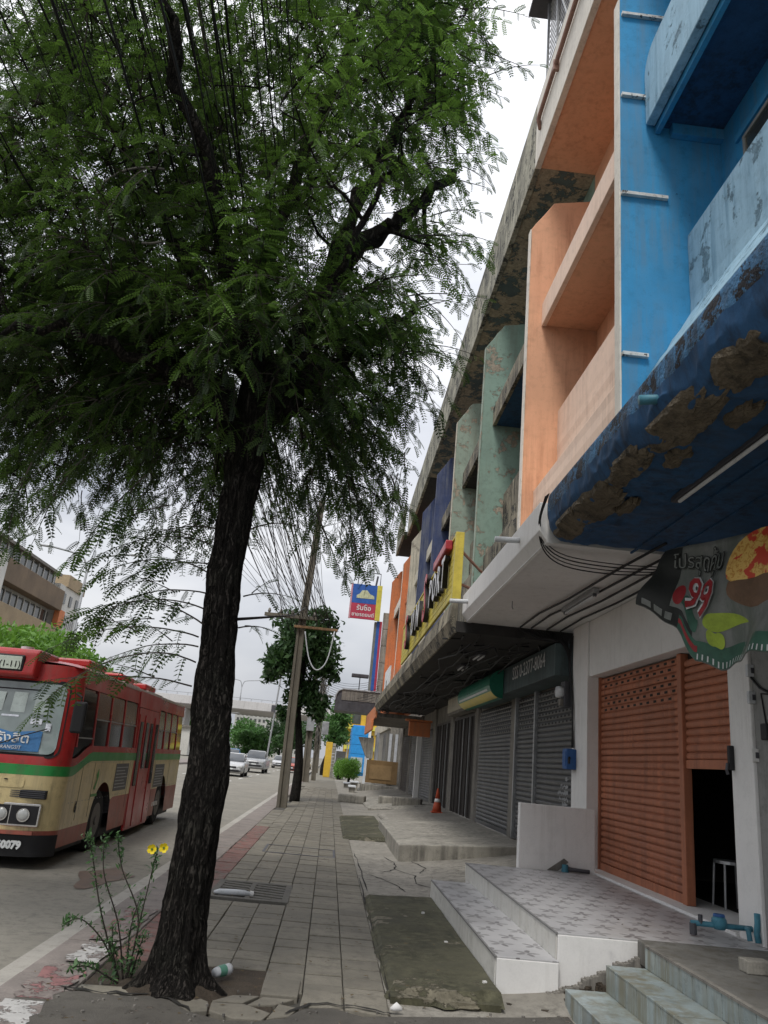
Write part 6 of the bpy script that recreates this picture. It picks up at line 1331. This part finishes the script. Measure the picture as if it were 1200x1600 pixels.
MB().box(.35, 1.8, 79.8, 82, 3.1, 3.3).build('roof', M['plainwhite'], wg); MB().box(.6, 1.6, 81.8, 81.9, .4, 2.4).build('back_panel', M['greywall'], wg)
rb = thing('far_row_building', 'plain grey far building closing the right side of the street', 'building', (8, 52, 0)); MB().box(3.4, 9, 46.5, 62, 0, 9.5).build('wall', M['conc'], rb)
for y in np.arange(47.5, 61, 2.4):
    for z in (4.6, 7.0): MB().box(3.36, 3.395, y, y + 1.5, z, z + 1.4).build('window', M['winglass'], rb)
MB().box(3.3, 3.39, 46.5, 62, 3.6, 4.2).build('sign_band', M['cream'], rb)

# flyover, lamps, left side buildings
M['flyc'] = mat('flyover_concrete', (.58, .57, .56), .8, .12, .2, .2, 10, stain=((.25, .24, .23), .5, .5))
fo = thing('flyover', 'pale concrete flyover crossing the road in the distance', 'flyover', (-20, 155, 0))
MB().prism([(150, 9.3), (150, 8.75), (152, 8.2), (158, 8.2), (160, 8.75), (160, 9.3)], 'x', -34, 30).build('deck', M['flyc'], fo); MB().box(-34, 30, 149.7, 150.0, 8.9, 10.4).build('parapet', M['flyc'], fo, .03)
for i in range(32): MB().box(-34 + i * 2, -33.92 + i * 2, 149.75, 149.85, 10.4, 10.9).build('rail_post', M['metal'], fo)
MB().box(-34, 30, 149.76, 149.84, 10.85, 10.93).build('rail', M['metal'], fo)
for x in (-30, 6): MB().box(x, x + 1.8, 152, 158, -.3, 8.2).build('pier', M['flyc'], fo, .1)
M['lampm'] = mat('lamp_pole_paint', (.30, .31, .32), .5)
def lamp(name, label, x, y, z0, zt, arm, rise, group='twin street lamps', r=.09):
    t = thing(name, label, 'street lamp', (x, y, z0), group)
    MB().tube([(x, y, z0), (x, y, zt)], [r, r * .7], 10).build('post', M['lampm'], t, smooth=True)
    for s in (-1, 1):
        MB().tube(smooth_path([(x, y, zt - .1), (x + s * .25, y, zt + rise * .55), (x + s * .8, y, zt + rise * .8), (x + s * arm, y, zt + rise)], 5), r * .55, 8).build('arm', M['lampm'], t, smooth=True)
        MB().prism([(x + s * arm - .05 * s, zt + rise - .06), (x + s * (arm + .6), zt + rise - .02), (x + s * (arm + .6), zt + rise + .06), (x + s * arm, zt + rise + .06)], 'y', y - .12, y + .12).build('lamp_head', M['metal'], t, .02)
lamp('street_lamp', 'tall twin-arm street lamp rising behind the bus roof', -13.6, 39.6, -.12, 9.6, 2.1, 1.15)
lamp('street_lamp', 'twin-arm lamp standing on top of the distant flyover', -18.6, 154, 9.2, 13.2, 3.4, 1.6, r=.13)
lamp('street_lamp', 'slim twin-arm lamp rising from the road under the flyover', -19.5, 146, -.12, 7.4, 1.5, .5, r=.12)
gp = thing('gantry_post', 'dark post with a small box before the flyover parapet', 'post', (-11, 149, 0)); MB().tube([(-11.6, 149, 0), (-10.9, 149, 15.5)], .16, 8).build('post', M['lampm'], gp); MB().box(-11.9, -11.1, 148.7, 149.0, 8.9, 10.1).build('box', M['steel'], gp)
M['brownband'] = mat('brown_balcony_band', (.20, .15, .105), .85, .3, .4, .2, 10, stain=((.10, .08, .06), .6, .48)); M['tanband'] = mat('tan_balcony_band', (.36, .28, .18), .85, .25, .4, .2, 10, stain=((.2, .14, .1), .6, .5)); M['palewall'] = mat('pale_grey_wall', (.45, .45, .42), .85, .25, .3, .2, 10, stain=((.2, .2, .18), .6, .48)); M['whitewall'] = mat('white_building_wall', (.62, .61, .57), .8, .2, .3, .2, 10, stain=((.3, .29, .26), .6, .5))
lb = thing('brown_band_building', 'old apartment block with brown balcony bands above the bus', 'building', (-38, 75, 0))
MB().box(-46, -33, 50, 86.5, 0, 18.3).build('wall', M['palewall'], lb); MB().box(-46.3, -32.4, 49.8, 86.8, 18.3, 18.6).build('roof', M['concold'], lb)
for z0, z1, m in ((14.4, 16.6, 'brownband'), (10.2, 12.5, 'tanband'), (6.2, 8.4, 'brownband')):
    MB().box(-32.9, -31.6, 70.5, 86.6, z0, z1).build('balcony_band', M[m], lb, .05)
    MB().box(-32.98, -32.9, 50, 86.4, z1 + .05, z1 + 1.6).build('window_strip', M['winglass'], lb)
    for y in np.arange(52, 86, 1.6): MB().box(-32.88, -32.8, y, y + .14, z1 + .05, z1 + 1.7).build('window_post', M['whitewall'], lb)
MB().box(-32.9, -31.4, 69.4, 70.4, 0, 16.7).build('white_column', M['whitewall'], lb); 
wb = thing('white_block_building', 'whitish block with a ragged parapet right of the brown band building', 'building', (-38, 91, 0)); MB().box(-44, -32.5, 87.2, 95, 0, 17.6).build('wall', M['whitewall'], wb); MB().box(-44, -32.3, 89, 95, 17.6, 19.0).build('stair_tower', M['tanband'], wb)
for y in (88.6, 90.8, 93): MB().box(-32.49, -32.4, y, y + .8, 15.6, 16.8).build('window', M['winglass'], wb)
MB().box(-32.4, -31.8, 86.8, 88.5, 12.6, 14.6).build('orange_box', M['orange'], wb)
for i in range(10): MB().box(-32.2, -32.1, 89 + i * .6, 89.06 + i * .6, 13.0, 14.4).build('rail_bar', M['metal'], wb)
lr = thing('low_roof_building', 'low pale roofed building behind the bus rear', 'building', (-34, 105, 0)); MB().box(-44, -33, 98, 130, 0, 10.0).build('wall', M['palewall'], lr); MB().box(-45, -32, 97.5, 130.5, 10.0, 10.5).build('roof', mat('rusty_roof', (.3, .2, .16), .8, .3, .5), lr)
for y in np.arange(99, 129, 2.5):
    for z in (3.5, 7.0): MB().box(-32.99, -32.9, y, y + 1.5, z, z + 1.6).build('window', M['winglass'], lr)
ot = thing('orange_shop_building', 'orange fronted shop building under the left end of the flyover', 'building', (-30, 140, 0)); MB().box(-40, -30.5, 134, 148, 0, 7.6).build('wall', M['palewall'], ot); MB().box(-30.45, -30.2, 134, 148, 5.3, 7.5).build('sign_band', M['orange'], ot); MB().box(-30.45, -30.3, 134.5, 147.5, 3.2, 4.9).build('window', M['winglass'], ot)
wl2 = thing('white_shed', 'white walled shed left of the parked cars', 'building', (-24, 130, 0)); MB().box(-32, -22.5, 128, 140, 0, 4.2).build('wall', M['whitewall'], wl2); MB().box(-32.2, -22.2, 127.6, 140.3, 4.2, 4.5).build('roof', M['concold'], wl2)
ab = thing('far_apartment_block', 'pale many-windowed apartment block far beyond the flyover', 'building', (-30, 420, 0)); MB().box(-52, -16, 420, 440, 0, 25).build('wall', M['palewall'], ab)
for i in range(15):
    for j in range(8): MB().box(-51 + i * 2.3, -49.8 + i * 2.3, 419.9, 419.99, 2.2 + j * 2.8, 3.7 + j * 2.8).build('window', M['winglass'], ab)
md = struct(MB().box(-16.5, -13.0, -20, 145, -.3, .06).build('median', M['kerb'], None, .03))
struct(MB().box(-45, -30, -20, 400, -.29, .02).build('far_pavement', M['apron'], None))
